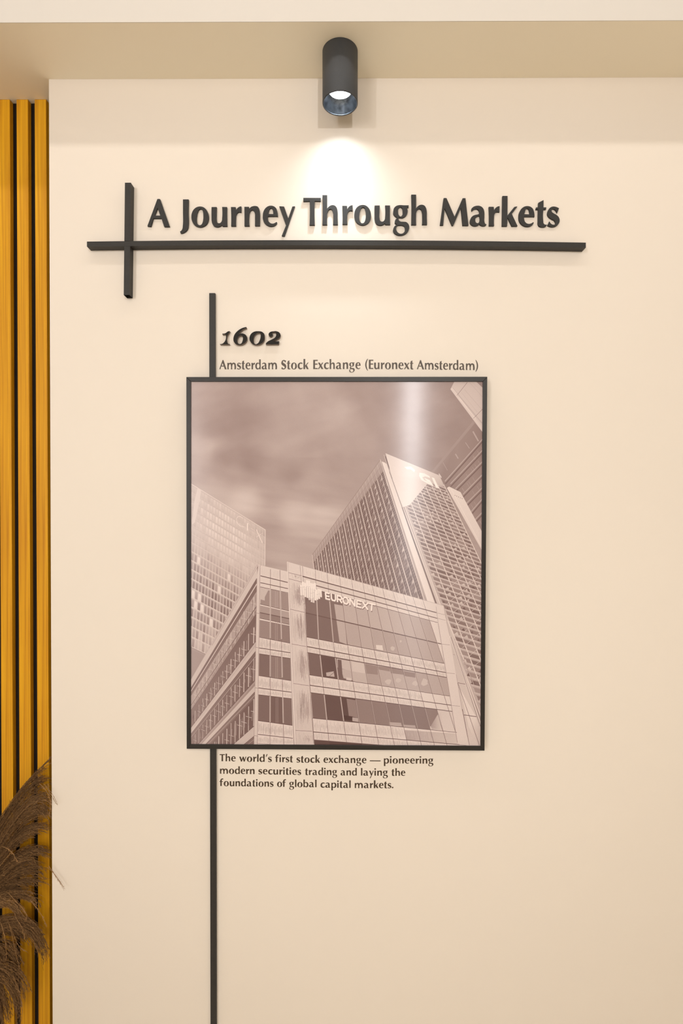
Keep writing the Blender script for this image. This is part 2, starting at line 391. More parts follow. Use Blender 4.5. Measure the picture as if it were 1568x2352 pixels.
def shape_mesh(name, contours, thick):
    """filled and extruded outline; contours in local x,z metres; back on y=0, front on y=-thick"""
    cu = bpy.data.curves.new(name, 'CURVE'); cu.dimensions = '2D'; cu.fill_mode = 'BOTH'; cu.extrude = thick/2
    for c in contours:
        s = cu.splines.new('POLY'); s.points.add(len(c)-1)
        for i, p in enumerate(c): s.points[i].co = (p[0], p[1], 0, 1)
        s.use_cyclic_u = True
    ob = bpy.data.objects.new(name, cu); C.objects.link(ob)
    dg = bpy.context.evaluated_depsgraph_get(); dg.update()
    me = bpy.data.meshes.new_from_object(ob.evaluated_get(dg))
    bpy.data.objects.remove(ob); bpy.data.curves.remove(cu)
    for v in me.vertices:
        x, y, z = v.co; v.co = (x, -(z + thick/2), y)
    me.name = name; me.materials.clear(); me.update()
    return me
def px_shape(contours, thick, yback=0.0):
    """photo pixel outlines (of the front face) > mesh + centre"""
    yf = yback - thick
    w = [[pt(p[0], p[1], yf) for p in c] for c in contours]
    xs = [p.x for p in w[0]]; zs = [p.z for p in w[0]]
    cx, cz = (min(xs)+max(xs))/2, (min(zs)+max(zs))/2
    return [[(p.x-cx, p.z-cz) for p in c] for c in w], (cx, yback, cz)

TITLE = [('A', None, 'black raised capital A, first letter of the title, right of the upright bar'),
 ('J', None, 'black raised capital J starting the word Journey in the title'),
 ('o', None, 'black raised small o after the J in the title word Journey'),
 ('u', None, 'black raised small u in the title word Journey'),
 ('r', None, 'black raised small r in the title word Journey'),
 ('n', None, 'black raised small n in the title word Journey'),
 ('e', None, 'black raised small e in the title word Journey'),
 ('y', None, 'black raised small y ending the title word Journey'),
 ('T', None, 'black raised capital T starting the title word Through under the downlight'),
 ('h', None, 'tall black raised h directly after the T of Through'),
 ('r', (785.7, 809.6, 471.2, 517.0), 'black raised small r in the title word Through'),
 ('o', (813.2, 851.8, 470.6, 519.0), 'black raised small o in the title word Through'),
 ('u', (859.8, 895.8, 472.0, 519.3), 'black raised small u in the title word Through'),
 ('g', None, 'black raised looped g in the title word Through'),
 ('h', (944.2, 980.5, 447.0, 518.0), 'tall black raised h ending the title word Through'),
 ('M', None, 'wide black raised capital M starting the title word Markets'),
 ('a', None, 'black raised small a in the title word Markets'),
 ('r', (1122.3, 1147.0, 473.4, 520.4), 'black raised small r in the title word Markets'),
 ('k', None, 'tall black raised k in the title word Markets'),
 ('e', (1191.0, 1227.2, 473.2, 522.2), 'black raised small e in the title word Markets'),
 ('t', None, 'black raised small t near the end of the title word Markets'),
 ('s', None, 'black raised small s, last letter of the title')]
for ch, box, lab in TITLE:
    cs, loc = px_shape(raw_contours(ch, box), 0.0060)
    tag(link('raised_letter', shape_mesh('raised_letter', cs, 0.0060), M_LETTER, loc=loc), lab, 'letter', 'raised title letters')
for ch, lab in (('1', 'black raised numeral 1 with serifs, first digit of the year 1602'), ('6', 'tall black raised numeral 6 in the year 1602'),
                ('0', 'oval black raised numeral 0 in the year 1602'), ('2', 'black raised numeral 2, last digit of the year 1602')):
    cs = [[np.array((495 + p[0]/9.8, 740 + p[1]/9.8)) for p in smooth(parse(s))] for s in DIG[ch].split('|')]
    cs, loc = px_shape(cs, 0.0105)
    me = shape_mesh('raised_digit', cs, 0.0105)
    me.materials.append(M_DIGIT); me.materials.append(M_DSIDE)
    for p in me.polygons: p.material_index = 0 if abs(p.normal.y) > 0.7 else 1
    tag(link('raised_digit', me, loc=loc), lab, 'number', 'raised year digits')

# normalised glyphs (x from 0, baseline 0, y up, unit = title pixel) for the flat vinyl texts
GL = {}
for ch in RAW:
    cs = raw_contours(ch); x0 = min(p[0] for p in cs[0])
    GL[ch] = [[(p[0]-x0, BASE[ch]-LIFT-p[1]) for p in c] for c in cs]
def ring(cx, cy, r): return ' '.join('%f,%f' % (cx+r*math.cos(a*math.pi/6), cy+r*math.sin(a*math.pi/6)) for a in range(12))
EXTRA = {
'm': ["0,0c 0,45.7c 10.7,45.7c 11.6,41c 16,45.5 22,47.6 28,46 32.8,40.5c 37,45.5 43,47.6 51,46 57.5,40 60,30 60,0c 48.8,0c 48.8,28 46.5,36 42.5,38 38.5,35 35.8,28 35.6,0c 24.4,0c 24.4,28 22,36 18,38 14,35 11.4,28 11.2,0c"],
'd': ["27,70.5c 38,70.5c 38,0c 28,0c 27,4c 22,0.5 15.5,-1.5 7,2 1.5,11 0,22 2,35 8,44 17,47.3 23,46 27,43c", "27,34 24,39.5 20,40.5 14,36 11.6,24 13,12 18,6.5 23,7.5 27,13"],
'c': ["32,44c 30,34c 25,38.5 20,39.8 14.5,35 12,24 14.5,12 21,6.8 27,8 32.5,12c 32,5 26,0.3 18,-1.6 8,2 1.5,11 0,22 2,34 9,43 19,47.3 26,46.8"],
'x': ["0,45.7c 12.8,45.7c 19.8,31.5c 28,45.7c 35.5,45.7c 23.4,25.5c 36.5,0c 23.4,0c 15.8,15.5c 7.5,0c -0.5,0c 12.2,21.5c"],
'E': ["0,0c 0,65.6c 30,65.6c 30,58.2c 12,58.2c 12,38.8c 28.5,38.8c 28.5,31.3c 12,31.3c 12,7.4c 30,7.4c 30,0c"],
'(': ["19,72c 15,72c 5,55 0,30 5,5 15,-12c 19,-12c 12.5,6 9,30 12.5,54"],
')': ["0,72c 4,72c 14,55 19,30 14,5 4,-12c 0,-12c 6.5,6 10,30 6.5,54"],
'w': ["0,45.7c 11.5,45.7c 18,18c 25.5,45.7c 32.5,45.7c 39,18c 45.5,45.7c 52.5,45.7c 39.5,-0.5c 33,-0.5c 26.8,26c 19.5,-0.5c 13,-0.5c"],
'l': ["0,0c 0,70.5c 10.5,70.5c 10.5,0c"],
'i': ["0,0c 0,45.7c 10.5,45.7c 10.5,0c", ring(5.25, 61.5, 6.6)],
'f': ["4,0c 4,39.5c -2.5,39.5c -2.5,45.7c 4,45.7c 5,58 12,68 20,70.8 27,69.5c 25.5,59.5c 20,62 16,59 15,52 15,45.7c 23.5,45.7c 23.5,39.5c 15,39.5c 15,0c"],
"'": ["5.5,71c 13,71c 5.5,48c 0,48c"],
'-': ["0,18.5c 0,26c 77,26c 77,18.5c"],
'.': [ring(6.5, 6, 6.5)],
}
for ch, v in EXTRA.items():
    GL[ch] = [[(p[0], p[1]*0.955) for p in smooth(parse(s))] for s in v]
GL['b'] = [[(38-x, y) for x, y in c][::-1] for c in GL['d']]
GL['p'] = [[(38-x, 43.6-y) for x, y in c] for c in GL['d']]
GL['S'] = [[(x*1.2, (y+0.3)*1.38) for x, y in c] for c in GL['s']]
SB = {}                                            # side bearings
for ch in GL:
    l_ = 4.3 if ch in "urnhkmEbpliMd'(" else (2.4 if ch in 'oecasgdSJ' else 0.7)
    r_ = 4.3 if ch in "unhmdliMa" else (2.4 if ch in 'oegsSbp' else 0.9)
    if ch == 'd': l_ = 2.4
    SB[ch] = (l_, r_)
def word_mesh(word, x0, x1, b0, b1, xh, fx=1.0):
    """outlines of a word stretched between x0 and x1 on a baseline b0..b1 (photo px)"""
    cur = 0; lst = []; xmax = 0
    for i, ch in enumerate(word):
        if i: cur += SB[ch][0]
        for c in GL[ch]: lst.append([(x+cur, y) for x, y in c])
        w_ = max(x for c in GL[ch] for x, y in c)
        xmax = cur + w_; cur = xmax + SB[ch][1]
    kx, ky = (x1-x0)/xmax, xh/43.6
    res = []
    for c in lst:
        res.append([np.array((x0 + x*kx, b0 + (b1-b0)*(x/xmax) - y*ky)) for x, y in c])
    return res
def text_part(name, parent, words, xh, m, loc):
    for w_ in words:
        cs = word_mesh(w_[0], w_[1], w_[2], w_[3], w_[4], xh)
        cs, lc = px_shape(cs, 0.0004)
        o = link(name, shape_mesh(name, cs, 0.0004), m, parent)
        o.location = Vector(lc) - Vector(loc)
c0 = pt(800, 842, 0)
sub = empty('vinyl_heading', c0, 'dark flat line of lettering reading Amsterdam Stock Exchange above the framed print', 'lettering')
text_part('word', sub, [('Amsterdam', 503.4, 636, 848.2, 848.0), ('Stock', 645.7, 708.6, 847.8, 847.7), ('Exchange', 719.1, 827.8, 847.6, 847.4),
    ('(Euronext', 838.4, 949.3, 847.3, 848), ('Amsterdam)', 957, 1097.6, 848.2, 850)], 14.7, M_VINYL, c0)
CAP = [[('The', 504.2, 541, 1748.4, 1748.8), ("world's", 549.2, 624, 1749.2, 1750), ('first', 632.1, 672.5, 1750.3, 1750.8), ('stock', 680.7, 734.7, 1751.3, 1752), ('exchange', 742.7, 841.2, 1752, 1753), ('-', 848.9, 873.8, 1753, 1753.3), ('pioneering', 881.3, 994.9, 1753.4, 1754)],
 [('modern', 505, 584.5, 1777, 1778), ('securities', 593.2, 691.4, 1778.2, 1779.8), ('trading', 700, 774, 1780, 1780.6), ('and', 781.8, 819, 1780.9, 1781.2), ('laying', 828.7, 890.4, 1781.4, 1781.7), ('the', 898.5, 930.6, 1781.8, 1782)],
 [('foundations', 504.6, 627.9, 1805.4, 1807), ('of', 636, 656.7, 1807.1, 1807.3), ('global', 664, 726.7, 1807.6, 1808.2), ('capital', 735.8, 805, 1809, 1809.8), ('markets.', 814.5, 903.3, 1810, 1810.4)]]
c1 = pt(750, 1780, 0)
cp = empty('vinyl_caption', c1, 'small dark brown caption of three text lines under the framed print', 'lettering')
for ln in CAP:
    cs = []
    for w_ in ln: cs += word_mesh(w_[0], w_[1], w_[2], w_[3], w_[4], 11.2)
    w3 = [[pt(p[0], p[1], -0.0004) for p in c] for c in cs]
    o = link('text_line', shape_mesh('text_line', [[(p.x - c1.x, p.z - c1.z) for p in c] for c in w3], 0.0004), M_VINYL2, cp)

# ------------------------------------------------------------------ black bars
PB = 0.024
def bar_points(px_list, half, y, vertical):
    return [pt(a, b, y) for a, b in px_list]
tb = empty('title_cross_bars', pt(296, 560, 0), 'black square bars crossing left of the title, long one underlining it', 'wall bars')
o_t = tb.location
# long horizontal bar, front face upper/lower edges measured on the photo (it bows very slightly)
N = 16; vs = []; fs = []
for i in range(N+1):
    u = i/N; px = 199.5 + (1345-199.5)*u
    top = 554.8 + (557.2-554.8)*u - 4.6*4*u*(1-u)*0.95
    a = pt(px, top, -PB); b = pt(px, top + 11.6, -PB)
    for (z, y) in ((a.z, -PB), (b.z, -PB), (b.z, 0), (a.z, 0)): vs.append((a.x-o_t.x, y, z-o_t.z))
for i in range(N):
    for k in range(4):
        k2 = (k+1) % 4; fs.append((i*4+k, i*4+k2, i*4+4+k2, i*4+4+k))
fs += [(3, 2, 1, 0), (N*4, N*4+1, N*4+2, N*4+3)]
me = pydata('horizontal_bar', vs, fs); fix_normals(me)
link('horizontal_bar', me, M_BLACK, tb)
def slant_box(p_tl, p_tr, p_bl, p_br, y0, y1, hollow=False):
    """prism whose front face has these four photo-pixel corners"""
    q = [pt(*p, y0) for p in (p_tl, p_tr, p_br, p_bl)]
    vs = [(v.x, y0, v.z) for v in q] + [(v.x, y1, v.z) for v in q]
    fs = [(0,3,2,1), (4,5,6,7), (0,1,5,4), (1,2,6,5), (2,3,7,6), (3,0,4,7)]
    return vs, fs
def join(lst, off):
    V, F = [], []
    for vs, fs in lst:
        b = len(V); V += [(x-off[0], y-off[1], z-off[2]) for x, y, z in vs]; F += [tuple(b+i for i in f) for f in fs]
    return V, F
V1 = slant_box((286.8, 419.5), (300.4, 419.5), (285.4, 553.0), (298.8, 553.0), -PB, 0)
V2 = slant_box((285.2, 565.6), (298.6, 565.6), (284.0, 677.5), (297.2, 677.5), -PB, 0)
me = pydata('upright_bar', *join([V1, V2], o_t)); 
bm = bmesh.new(); bm.from_mesh(me); bmesh.ops.recalc_face_normals(bm, faces=bm.faces)
low = min(bm.faces, key=lambda f: f.calc_center_median().z)
r = bmesh.ops.inset_individual(bm, faces=[low], thickness=0.0022)
bmesh.ops.translate(bm, verts=list(low.verts), vec=(0, 0, 0.05))     # open end of the square tube
bm.to_mesh(me); bm.free()
link('upright_bar', me, M_BLACK, tb)

YT = 0.009
tl = pt(487, 673, -YT); x_t = tl.x; hw = (pt(493.9, 900, -YT).x - pt(480.1, 900, -YT).x)/2
b = tag(link('timeline_bar', boxes_mesh('timeline_bar', [(-hw, hw, -YT, 0, 0, tl.z)], 0.0005), M_BLACK, loc=(x_t, 0, 0.0)),
    'long thin black upright bar running behind the framed print down the wall', 'wall bar')

# ------------------------------------------------------------------ framed print
YB, YF, YP = -YT, -0.031, -0.0275
OUT = [(427.6, 865.8), (1118.8, 865.2), (1112.6, 1724.4), (428.4, 1720.2)]
INN = [(438.2, 876.4), (1108.6, 876.4), (1103.2, 1713.6), (437.8, 1709.8)]
fr = empty('framed_print', pt(772, 1722, YB), 'large black framed brown toned photo print of glass office buildings under a cloudy sky', 'picture')
of = fr.location
RAILN = ['top_rail', 'right_rail', 'bottom_rail', 'left_rail']
for i in range(4):
    j = (i+1) % 4
    o0, o1, i0, i1 = [pt(*p, YF) for p in (OUT[i], OUT[j], INN[i], INN[j])]
    lip0, lip1 = i0 + (o0-i0)*0.08, i1 + (o1-i1)*0.08
    prof = lambda a, b_: [(a.x, YB, a.z), (a.x, YF, a.z), (b_.x, YF, b_.z), (b_.x, YP+0.0003, b_.z), (b_.x, YB, b_.z)]
    V = prof(o0, i0) + prof(o1, i1); F = []
    for k in range(5):
        k2 = (k+1) % 5; F.append((k, k2, 5+k2, 5+k))
    F += [(4,3,2,1,0), (5,6,7,8,9)]
    me = pydata('frame_rail', [(x-of.x, y-of.y, z-of.z) for x, y, z in V], F)
    bm = bmesh.new(); bm.from_mesh(me); bmesh.ops.recalc_face_normals(bm, faces=bm.faces)
    bmesh.ops.bevel(bm, geom=list(bm.edges), offset=0.0007, segments=2, affect='EDGES', profile=0.5)
    bm.to_mesh(me); bm.free()
    link('frame_rail', me, M_FRAME, fr)
q = [pt(*p, YP+0.001) for p in INN]
V = [(v.x-of.x, YP+0.001-of.y, v.z-of.z) for v in q] + [(v.x-of.x, -0.002, v.z-of.z) for v in q]
#BACKBOARD
link('backboard', pydata('backboard', V, [(0,3,2,1), (4,5,6,7), (0,1,5,4), (1,2,6,5), (2,3,7,6), (3,0,4,7)]), M_FELT, fr)

PRINT_ROUGH, PRINT_ANI = 0.26, 1.0
# ---- the printed picture: flat inked shapes on one sheet, all in one mesh, colours per corner
def ink(t):
    t = 207 + (t-207)*1.27
    r, g, b_ = t-2, t-23+(t-180)*0.08, t-27+(t-180)*0.06
    f = lambda v: (max(0, min(255, v))/255.0)
    l = lambda v: v/12.92 if v <= 0.04045 else ((v+0.055)/1.055)**2.4
    return tuple(l(f(v))*PRINT_GAIN for v in (r, g, b_))
PRINT_GAIN = 0.93
rng = random.Random(5)
class Sheet:
    def __init__(s): s.V = []; s.F = []; s.T = []; s.layer = 0
    def clip(s, poly):
        out = poly                               # poly: [(x, y, tone)]
        n = len(INN)
        for i in range(n):
            ax, ay = INN[i]; bx, by = INN[(i+1) % n]
            src, out = out, []
            def side(p): return (bx-ax)*(p[1]-ay) - (by-ay)*(p[0]-ax)
            for k in range(len(src)):
                p, q = src[k-1], src[k]; sp_, sq = side(p), side(q)
                if (sp_ >= 0) != (sq >= 0):
                    u = sp_/(sp_-sq); out.append(tuple(p[m]+(q[m]-p[m])*u for m in range(3)))
                if sq >= 0: out.append(q)
            if not out: return []
        return out
    def poly(s, pts, tone):
        tn = tone if isinstance(tone, (list, tuple)) else [tone]*len(pts)
        c = s.clip([(p[0], p[1], t) for p, t in zip(pts, tn)])
        if len(c) < 3: return
        y = YP - 0.00002*s.layer - (3e-7*(len(s.F)%55) if s.layer else 0); b = len(s.V)
        for x, yy, t in c: s.V.append(pt(x, yy, y)); s.T.append(t)
        s.F.append(tuple(range(b, b+len(c))))
    def line(s, p, q, w, tone, w2=None, tone2=None):
        w2 = w if w2 is None else w2; tone2 = tone if tone2 is None else tone2
        dx, dy = q[0]-p[0], q[1]-p[1]; L = math.hypot(dx, dy)+1e-9; nx, ny = -dy/L, dx/L
        s.poly([(p[0]+nx*w/2, p[1]+ny*w/2), (q[0]+nx*w2/2, q[1]+ny*w2/2), (q[0]-nx*w2/2, q[1]-ny*w2/2), (p[0]-nx*w/2, p[1]-ny*w/2)], [tone, tone2, tone2, tone])
    def path(s, pts, w, tone):
        for a, b_ in zip(pts, pts[1:]): s.line(a, b_, w, tone)
def quad_map(tl, tr, br, bl):
    src = [(0,0),(1,0),(1,1),(0,1)]; A = []; B = []
    for (u, v), (x, y) in zip(src, (tl, tr, br, bl)):
        A += [[u, v, 1, 0, 0, 0, -u*x, -v*x], [0, 0, 0, u, v, 1, -u*y, -v*y]]; B += [x, y]
    h = np.linalg.solve(np.array(A, float), np.array(B, float))
    def f(u, v):
        w = h[6]*u + h[7]*v + 1
        return ((h[0]*u+h[1]*v+h[2])/w, (h[3]*u+h[4]*v+h[5])/w)
    return f
S = Sheet()
# sky: fine grid with drifting cloud tones
CP = [(440,880,194),(500,980,179),(560,960,178),(600,910,187),(720,900,192),(770,950,197),(465,1030,207),(445,1060,196),(515,1055,172),(580,1065,172),(670,1095,171),(650,1020,190),(535,1090,190),(490,1135,204),
      (560,1150,219),(630,1125,188),(700,1110,190),(672,1180,212),(740,1180,207),(740,1145,184),(625,1205,185),(690,1230,196),(650,1290,193),(620,1250,188),(700,1260,190),(800,1000,186),(830,900,178),(900,1000,174),(900,900,176),(1000,950,173),(1040,900,170),(1050,1000,168),(980,1050,172),(820,1060,182),(780,1110,184),(860,960,180),(840,1020,186),(600,1290,190)]
def hash2(i, j): return math.fmod(abs(math.sin(i*127.1+j*311.7)*43758.5453), 1.0)
def vnoise(x, y):
    i, j = math.floor(x), math.floor(y); u, v = x-i, y-j; u = u*u*(3-2*u); v = v*v*(3-2*v)
    return (hash2(i,j)*(1-u)+hash2(i+1,j)*u)*(1-v) + (hash2(i,j+1)*(1-u)+hash2(i+1,j+1)*u)*v
cpx = np.array(CP, float)
def sky(x, y):
    d2 = ((cpx[:,0]-x)/1.35)**2 + (cpx[:,1]-y)**2
    w = 1/(d2+250)**1.6
    t = float((w*cpx[:,2]).sum()/w.sum())
    k = 0.25 if y > 1050 else -0.35                     # streak direction
    xr, yr = x + y*k*0.6, y - x*k
    n = sum(vnoise(xr/(90/2**o)+o*7, yr/(26/2**o)+o*3)/2**o for o in range(4))/1.875 - 0.5
    m_ = sum(vnoise((x+y*.1)/(120/2**o)+o*5+40, (y-x*.12)/(11/2**o)+o*9)/2**o for o in range(3))/1.75 - 0.5
    f_ = sum(vnoise((x-y*.5)/(46/2**o)+o*4+9, (y+x*.5)/(60/2**o)+o*2)/2**o for o in range(4))/1.875 - 0.5
    w_ = min(1, max(0, (y-1080)/90))
    return t + n*9 + m_*11*w_ + f_*9*(1-w_)
NX, NY = 110, 150
gx = np.linspace(436, 1110, NX+1); gy = np.linspace(874, 1420, NY+1)
tg = [[sky(x, y) for x in gx] for y in gy]
for j in range(NY):
    for i in range(NX):
        S.poly([(gx[i],gy[j]),(gx[i+1],gy[j]),(gx[i+1],gy[j+1]),(gx[i],gy[j+1])], [tg[j][i],tg[j][i+1],tg[j+1][i+1],tg[j+1][i]])
S.layer = 1
S.poly([(430,1415),(1120,1415),(1120,1730),(430,1730)], 180)
# ---- far left glass tower
S.layer = 2
def z1(x, y): return (420+x/6.03, 1100+y/6.03)
m = quad_map(z1(100,60), z1(1140,705), z1(1122,2810), z1(-75,2230))
NC, NR = 27, 18
def tw_tone(u, v):
    glare = math.exp(-(((u-0.45)/0.5)**2 + ((v-0.16)/0.27)**2))
    low = math.exp(-(((u-0.35)/0.55)**2 + ((v-0.62)/0.2)**2))
    return 196 + 30*glare - 27*low
S.poly([m(0,0), m(1,0), m(1,1), m(0,1)], 208)
S.layer = 3
for r in range(NR):
    for c in range(NC):
        u0, u1, v0, v1 = c/NC, (c+1)/NC, r/NR, (r+1)/NR
        t = tw_tone(u0, v0)
        amp = 4 + 16*min(1, max(0, (v0-0.25)*2))
        t += rng.uniform(-amp, amp*0.8)
        if 0.42 < v0 < 0.8 and rng.random() < 0.05: t = 226
        k = 0.12
        S.poly([m(u0+k/NC, v0+0.16/NR), m(u1-k/NC, v0+0.16/NR), m(u1-k/NC, v1-0.03/NR), m(u0+k/NC, v1-0.03/NR)], [t+6, t+6, t-4, t-4])
S.layer = 4
for r in range(NR+1):
    v = r/NR; fade = min(1, 0.25+max(0, v-0.25)*2.2)
    S.line(m(0, v), m(1, v), 1.0, 212+14*fade, 0.7); S.line(m(0, v+0.012), m(1, v+0.012), 0.5, 205 if v < 0.4 else 196)
for c in range(NC+1):
    u = c/NC; S.line(m(u, 0), m(u, 1), 0.4, 222, 0.75, 224)
S.line(z1(100,60), z1(1140,705), 1.3, 226); S.line(z1(1140,705), z1(1135,1195), 1.1, 232)
S.poly([z1(205,120), z1(250,150), z1(235,280), z1(165,600), z1(120,640), z1(160,300)], 221)
S.layer = 5
cc = z1(800, 600)
arc = [z1(800+62*math.cos(a)+20*math.sin(a)*0, 590+72*math.sin(a)) for a in np.linspace(math.radians(-80), math.radians(-290), 16)]
S.path([z1(830,545), z1(790,518), z1(760,522), z1(742,548), z1(745,590), z1(765,630), z1(800,655), z1(845,665)], 0.9, 236)
S.path([z1(850,540), z1(858,575), z1(855,600)], 0.5, 232)
S.line(z1(895,612), z1(890,715), 2.0, 238); S.path([z1(900,612), z1(935,635), z1(940,680), z1(985,712)], 0.5, 230)
S.line(z1(1015,700), z1(1098,885), 1.2, 240); S.line(z1(1100,752), z1(1015,805), 0.6, 236)
# ---- top right pale building
S.layer = 5
def z2(x, y): return (770+x/4.3556, 860+y/4.3556)
PB_ = [z2(1150,148), z2(1190,70), z2(1405,70), z2(1480,140), z2(1480,585)]
S.poly(PB_, [210, 206, 206, 206, 214]); S.layer = 6
S.poly([z2(1150,148), z2(1172,128), z2(1480,548), z2(1480,590)], 218)
S.poly([z2(1405,70), z2(1480,70), z2(1480,140)], 168)
S.layer = 7
for a, b_, w, t in (((1170,130),(1480,500),0.6,180), ((1320,78),(1215,210),0.8,150), ((1380,440),(1480,338),0.8,155), ((1225,205),(1480,510),0.6,186), ((1290,150),(1480,370),0.5,188), ((1340,80),(1480,235),0.5,190), ((1260,180),(1420,380),0.4,192), ((1370,80),(1480,180),0.4,194), ((1240,240),(1400,440),1.6,226)):
    S.line(z2(*a), z2(*b_), w, t)
# ---- dark ribbed building behind
S.layer = 5
S.poly([z2(1395,488), z2(1480,590), z2(1480,1600), z2(1400,1450), z2(1040,1100), z2(975,985), z2(1205,700)], [166, 162, 168, 168, 160, 172, 170])
S.poly([z2(1395,488), z2(1380,462), z2(960,975), z2(975,990)], [176,178,176,176])
S.layer = 6
for a, by_ in zip([(1095,1070),(1150,1095),(1200,1145),(1275,1200),(1310,1290),(1360,1370),(1400,1450)], [645,755,870,1000,1130,1240,1375]):
    b_ = (1480, by_-8)
    S.line(z2(*a), z2(*b_), 2.4, 192, 2.0); S.line(z2(a[0]+4, a[1]+26), z2(b_[0], b_[1]+26), 2.6, 143)
    for q in range(5):
        u = rng.uniform(0.1, 0.95); x, y = a[0]+(b_[0]-a[0])*u, a[1]+(b_[1]-a[1])*u
        S.line(z2(x+20, y+40), z2(x+42, y+78), 0.8, 182)
for a, b_, w in (((1375,570),(1430,668),3.2), ((1200,795),(1228,842),2.6), ((1300,680),(1340,740),1.4), ((1075,880),(1120,960),0.8)):
    S.line(z2(*a), z2(*b_), w, 190)
# ---- big tower: left face
S.layer = 8
ml = quad_map((717,1274), (872.5,1057), (993,1440), (757,1605))
S.poly([ml(0,0), ml(1,0), ml(1,1), ml(0,1)], 146)
NFL, NFC = 23, 14
S.layer = 9
for c in range(NFC):
    for r in range(NFL):
        u0, u1, v0, v1 = c/NFC, (c+1)/NFC, r/NFL, (r+1)/NFL
        du, dv = 1/NFC, 1/NFL
        t = 142 + rng.uniform(-9, 9)
        S.poly([ml(u0+du*.1, v0+dv*.1), ml(u0+du*.66, v0+dv*.1), ml(u0+du*.66, v1-dv*.12), ml(u0+du*.1, v1-dv*.12)], [t+10, t, t-6, t])
        if r > 1:
            tt = rng.uniform(176, 208)
            S.poly([ml(u0+du*.30, v0+dv*.92), ml(u0+du*.66, v0+dv*.35), ml(u0+du*.66, v0+dv*.92)], tt)
S.layer = 10
for r in range(NFL*3):
    v = r/(NFL*3)
    S.line(ml(0, v), ml(1, v), 0.35, 190 if r % 3 else 204)
for c in range(NFC+1):
    u = c/NFC
    S.line(ml(u, 0), ml(u, 1), 1.3, 226, 1.8)
    S.line(ml(u+.70/NFC, 0.02), ml(u+.70/NFC, 1), 1.5, 130); S.line(ml(u+.60/NFC, 0), ml(u+.60/NFC, 1), 0.8, 216)
S.layer = 11
S.poly([ml(0,0), ml(1,0), ml(1,0.085), ml(0,0.07)], [186, 190, 178, 178]); S.layer = 12
for c in range(NFC*2): S.line(ml(c/NFC/2, 0), ml(c/NFC/2, .08), 0.5, 212)
S.line(ml(0,0), ml(1,0), 0.8, 160); S.line(ml(0,.04), ml(1,.045), 0.6, 168)
# corner band and right face
S.layer = 12
mr_ = quad_map((885,1041), (1009,1092), (1306,1716), (1112,1668))
S.poly([mr_(0,0), mr_(1,0), mr_(1,1), mr_(0,1)], 196)
NR2, NC2 = 52, 7
S.layer = 13
for r in range(3, NR2):
    for c in range(NC2):
        du, dv = 1/NC2, 1/NR2; u0, v0 = c*du, r*dv
        k0 = 0.3 if c == 0 else 0.05
        t = 160 + rng.uniform(-14, 16)
        S.poly([mr_(u0+du*k0, v0+dv*.34), mr_(u0+du*.94, v0+dv*.34), mr_(u0+du*.94, v0+dv*.9), mr_(u0+du*k0, v0+dv*.9)], t)
        if rng.random() < .7:
            a = rng.uniform(.05, .5); w_ = rng.uniform(.2, .45)
            S.layer = 14
            S.poly([mr_(u0+du*a, v0+dv*.9), mr_(u0+du*(a+w_), v0+dv*.38), mr_(u0+du*(a+w_), v0+dv*.9)], rng.choice((206, 212, 140, 146, 138)))
            S.layer = 13
S.layer = 15
for r in range(3, NR2+1):
    S.line(mr_(0.02, r/NR2), mr_(1, r/NR2), 0.8, 218, 0.6); S.line(mr_(.03, (r+.3)/NR2), mr_(1, (r+.3)/NR2), 0.5, 140, 0.4)
for c in range(NC2+1):
    S.line(mr_((c+.0)/NC2, 0.055), mr_((c+.0)/NC2, 1), 1.3, 228, 1.8)
def z5(x, y): return (860+x/6.03, 1030+y/6.03)
def z8(x, y): return (860+x/6.03, 1370+y/6.03)
for k in range(9):                                 # bracing reflected low on the face
    x0, y0 = 940+k*55, 2010+k*150
    S.line(z5(x0, y0), z5(x0+420, y0-360), 0.8, 216); 
S.layer = 16
S.poly([(885,1041), (1009,1092), (1020,1118), (984,1108), (940,1160), (915,1168), (899,1092)], [224, 214, 200, 212, 226, 232, 226])
S.layer = 17                                        # sign letters at the tower top
S.poly([z5(620,335), z5(690,345), z5(760,385), z5(770,410), z5(700,385), z5(660,400), z5(690,440), z5(760,460), z5(800,500), z5(815,520), z5(740,490), z5(650,440), z5(615,380)], 240)
S.poly([z5(690,410), z5(765,440), z5(815,515), z5(775,490), z5(755,465), z5(705,435)], 244)
S.poly([z5(790,400), z5(825,410), z5(892,552), z5(850,545)], 242)
S.poly([z5(410,255), z5(500,250), z5(560,300), z5(550,330), z5(500,290), z5(450,290)], 242)
S.layer = 17
S.poly([z5(98,180), z5(140,195), z5(165,215), z5(850,2190), z5(745,2160)], [232, 228, 228, 226, 228])
S.poly([z5(172,80), z5(215,330), z5(880,2200), z5(925,2210), z5(300,560)], [228, 220, 206, 214, 226])
S.layer = 18
S.line(z5(205,320), z5(870,2195), 1.0, 132, 2.4, 138); S.line(z5(78,150), z5(180,520), 0.8, 220)
# white slab tower
S.layer = 18
S.poly([z5(1030,528), z5(1190,605), z5(1495,1170), z5(1495,1430), z5(1000,548)], [228, 226, 222, 220, 226])
S.layer = 19
S.line(z5(1060,560), z5(1490,1380), 0.9, 234)
for k in range(5): S.line(z5(1108+k*25, 645+k*11), z5(1116+k*25, 655+k*11), 1.1, 140)
S.line(z5(890,350), z5(925,405), 2.0, 222)
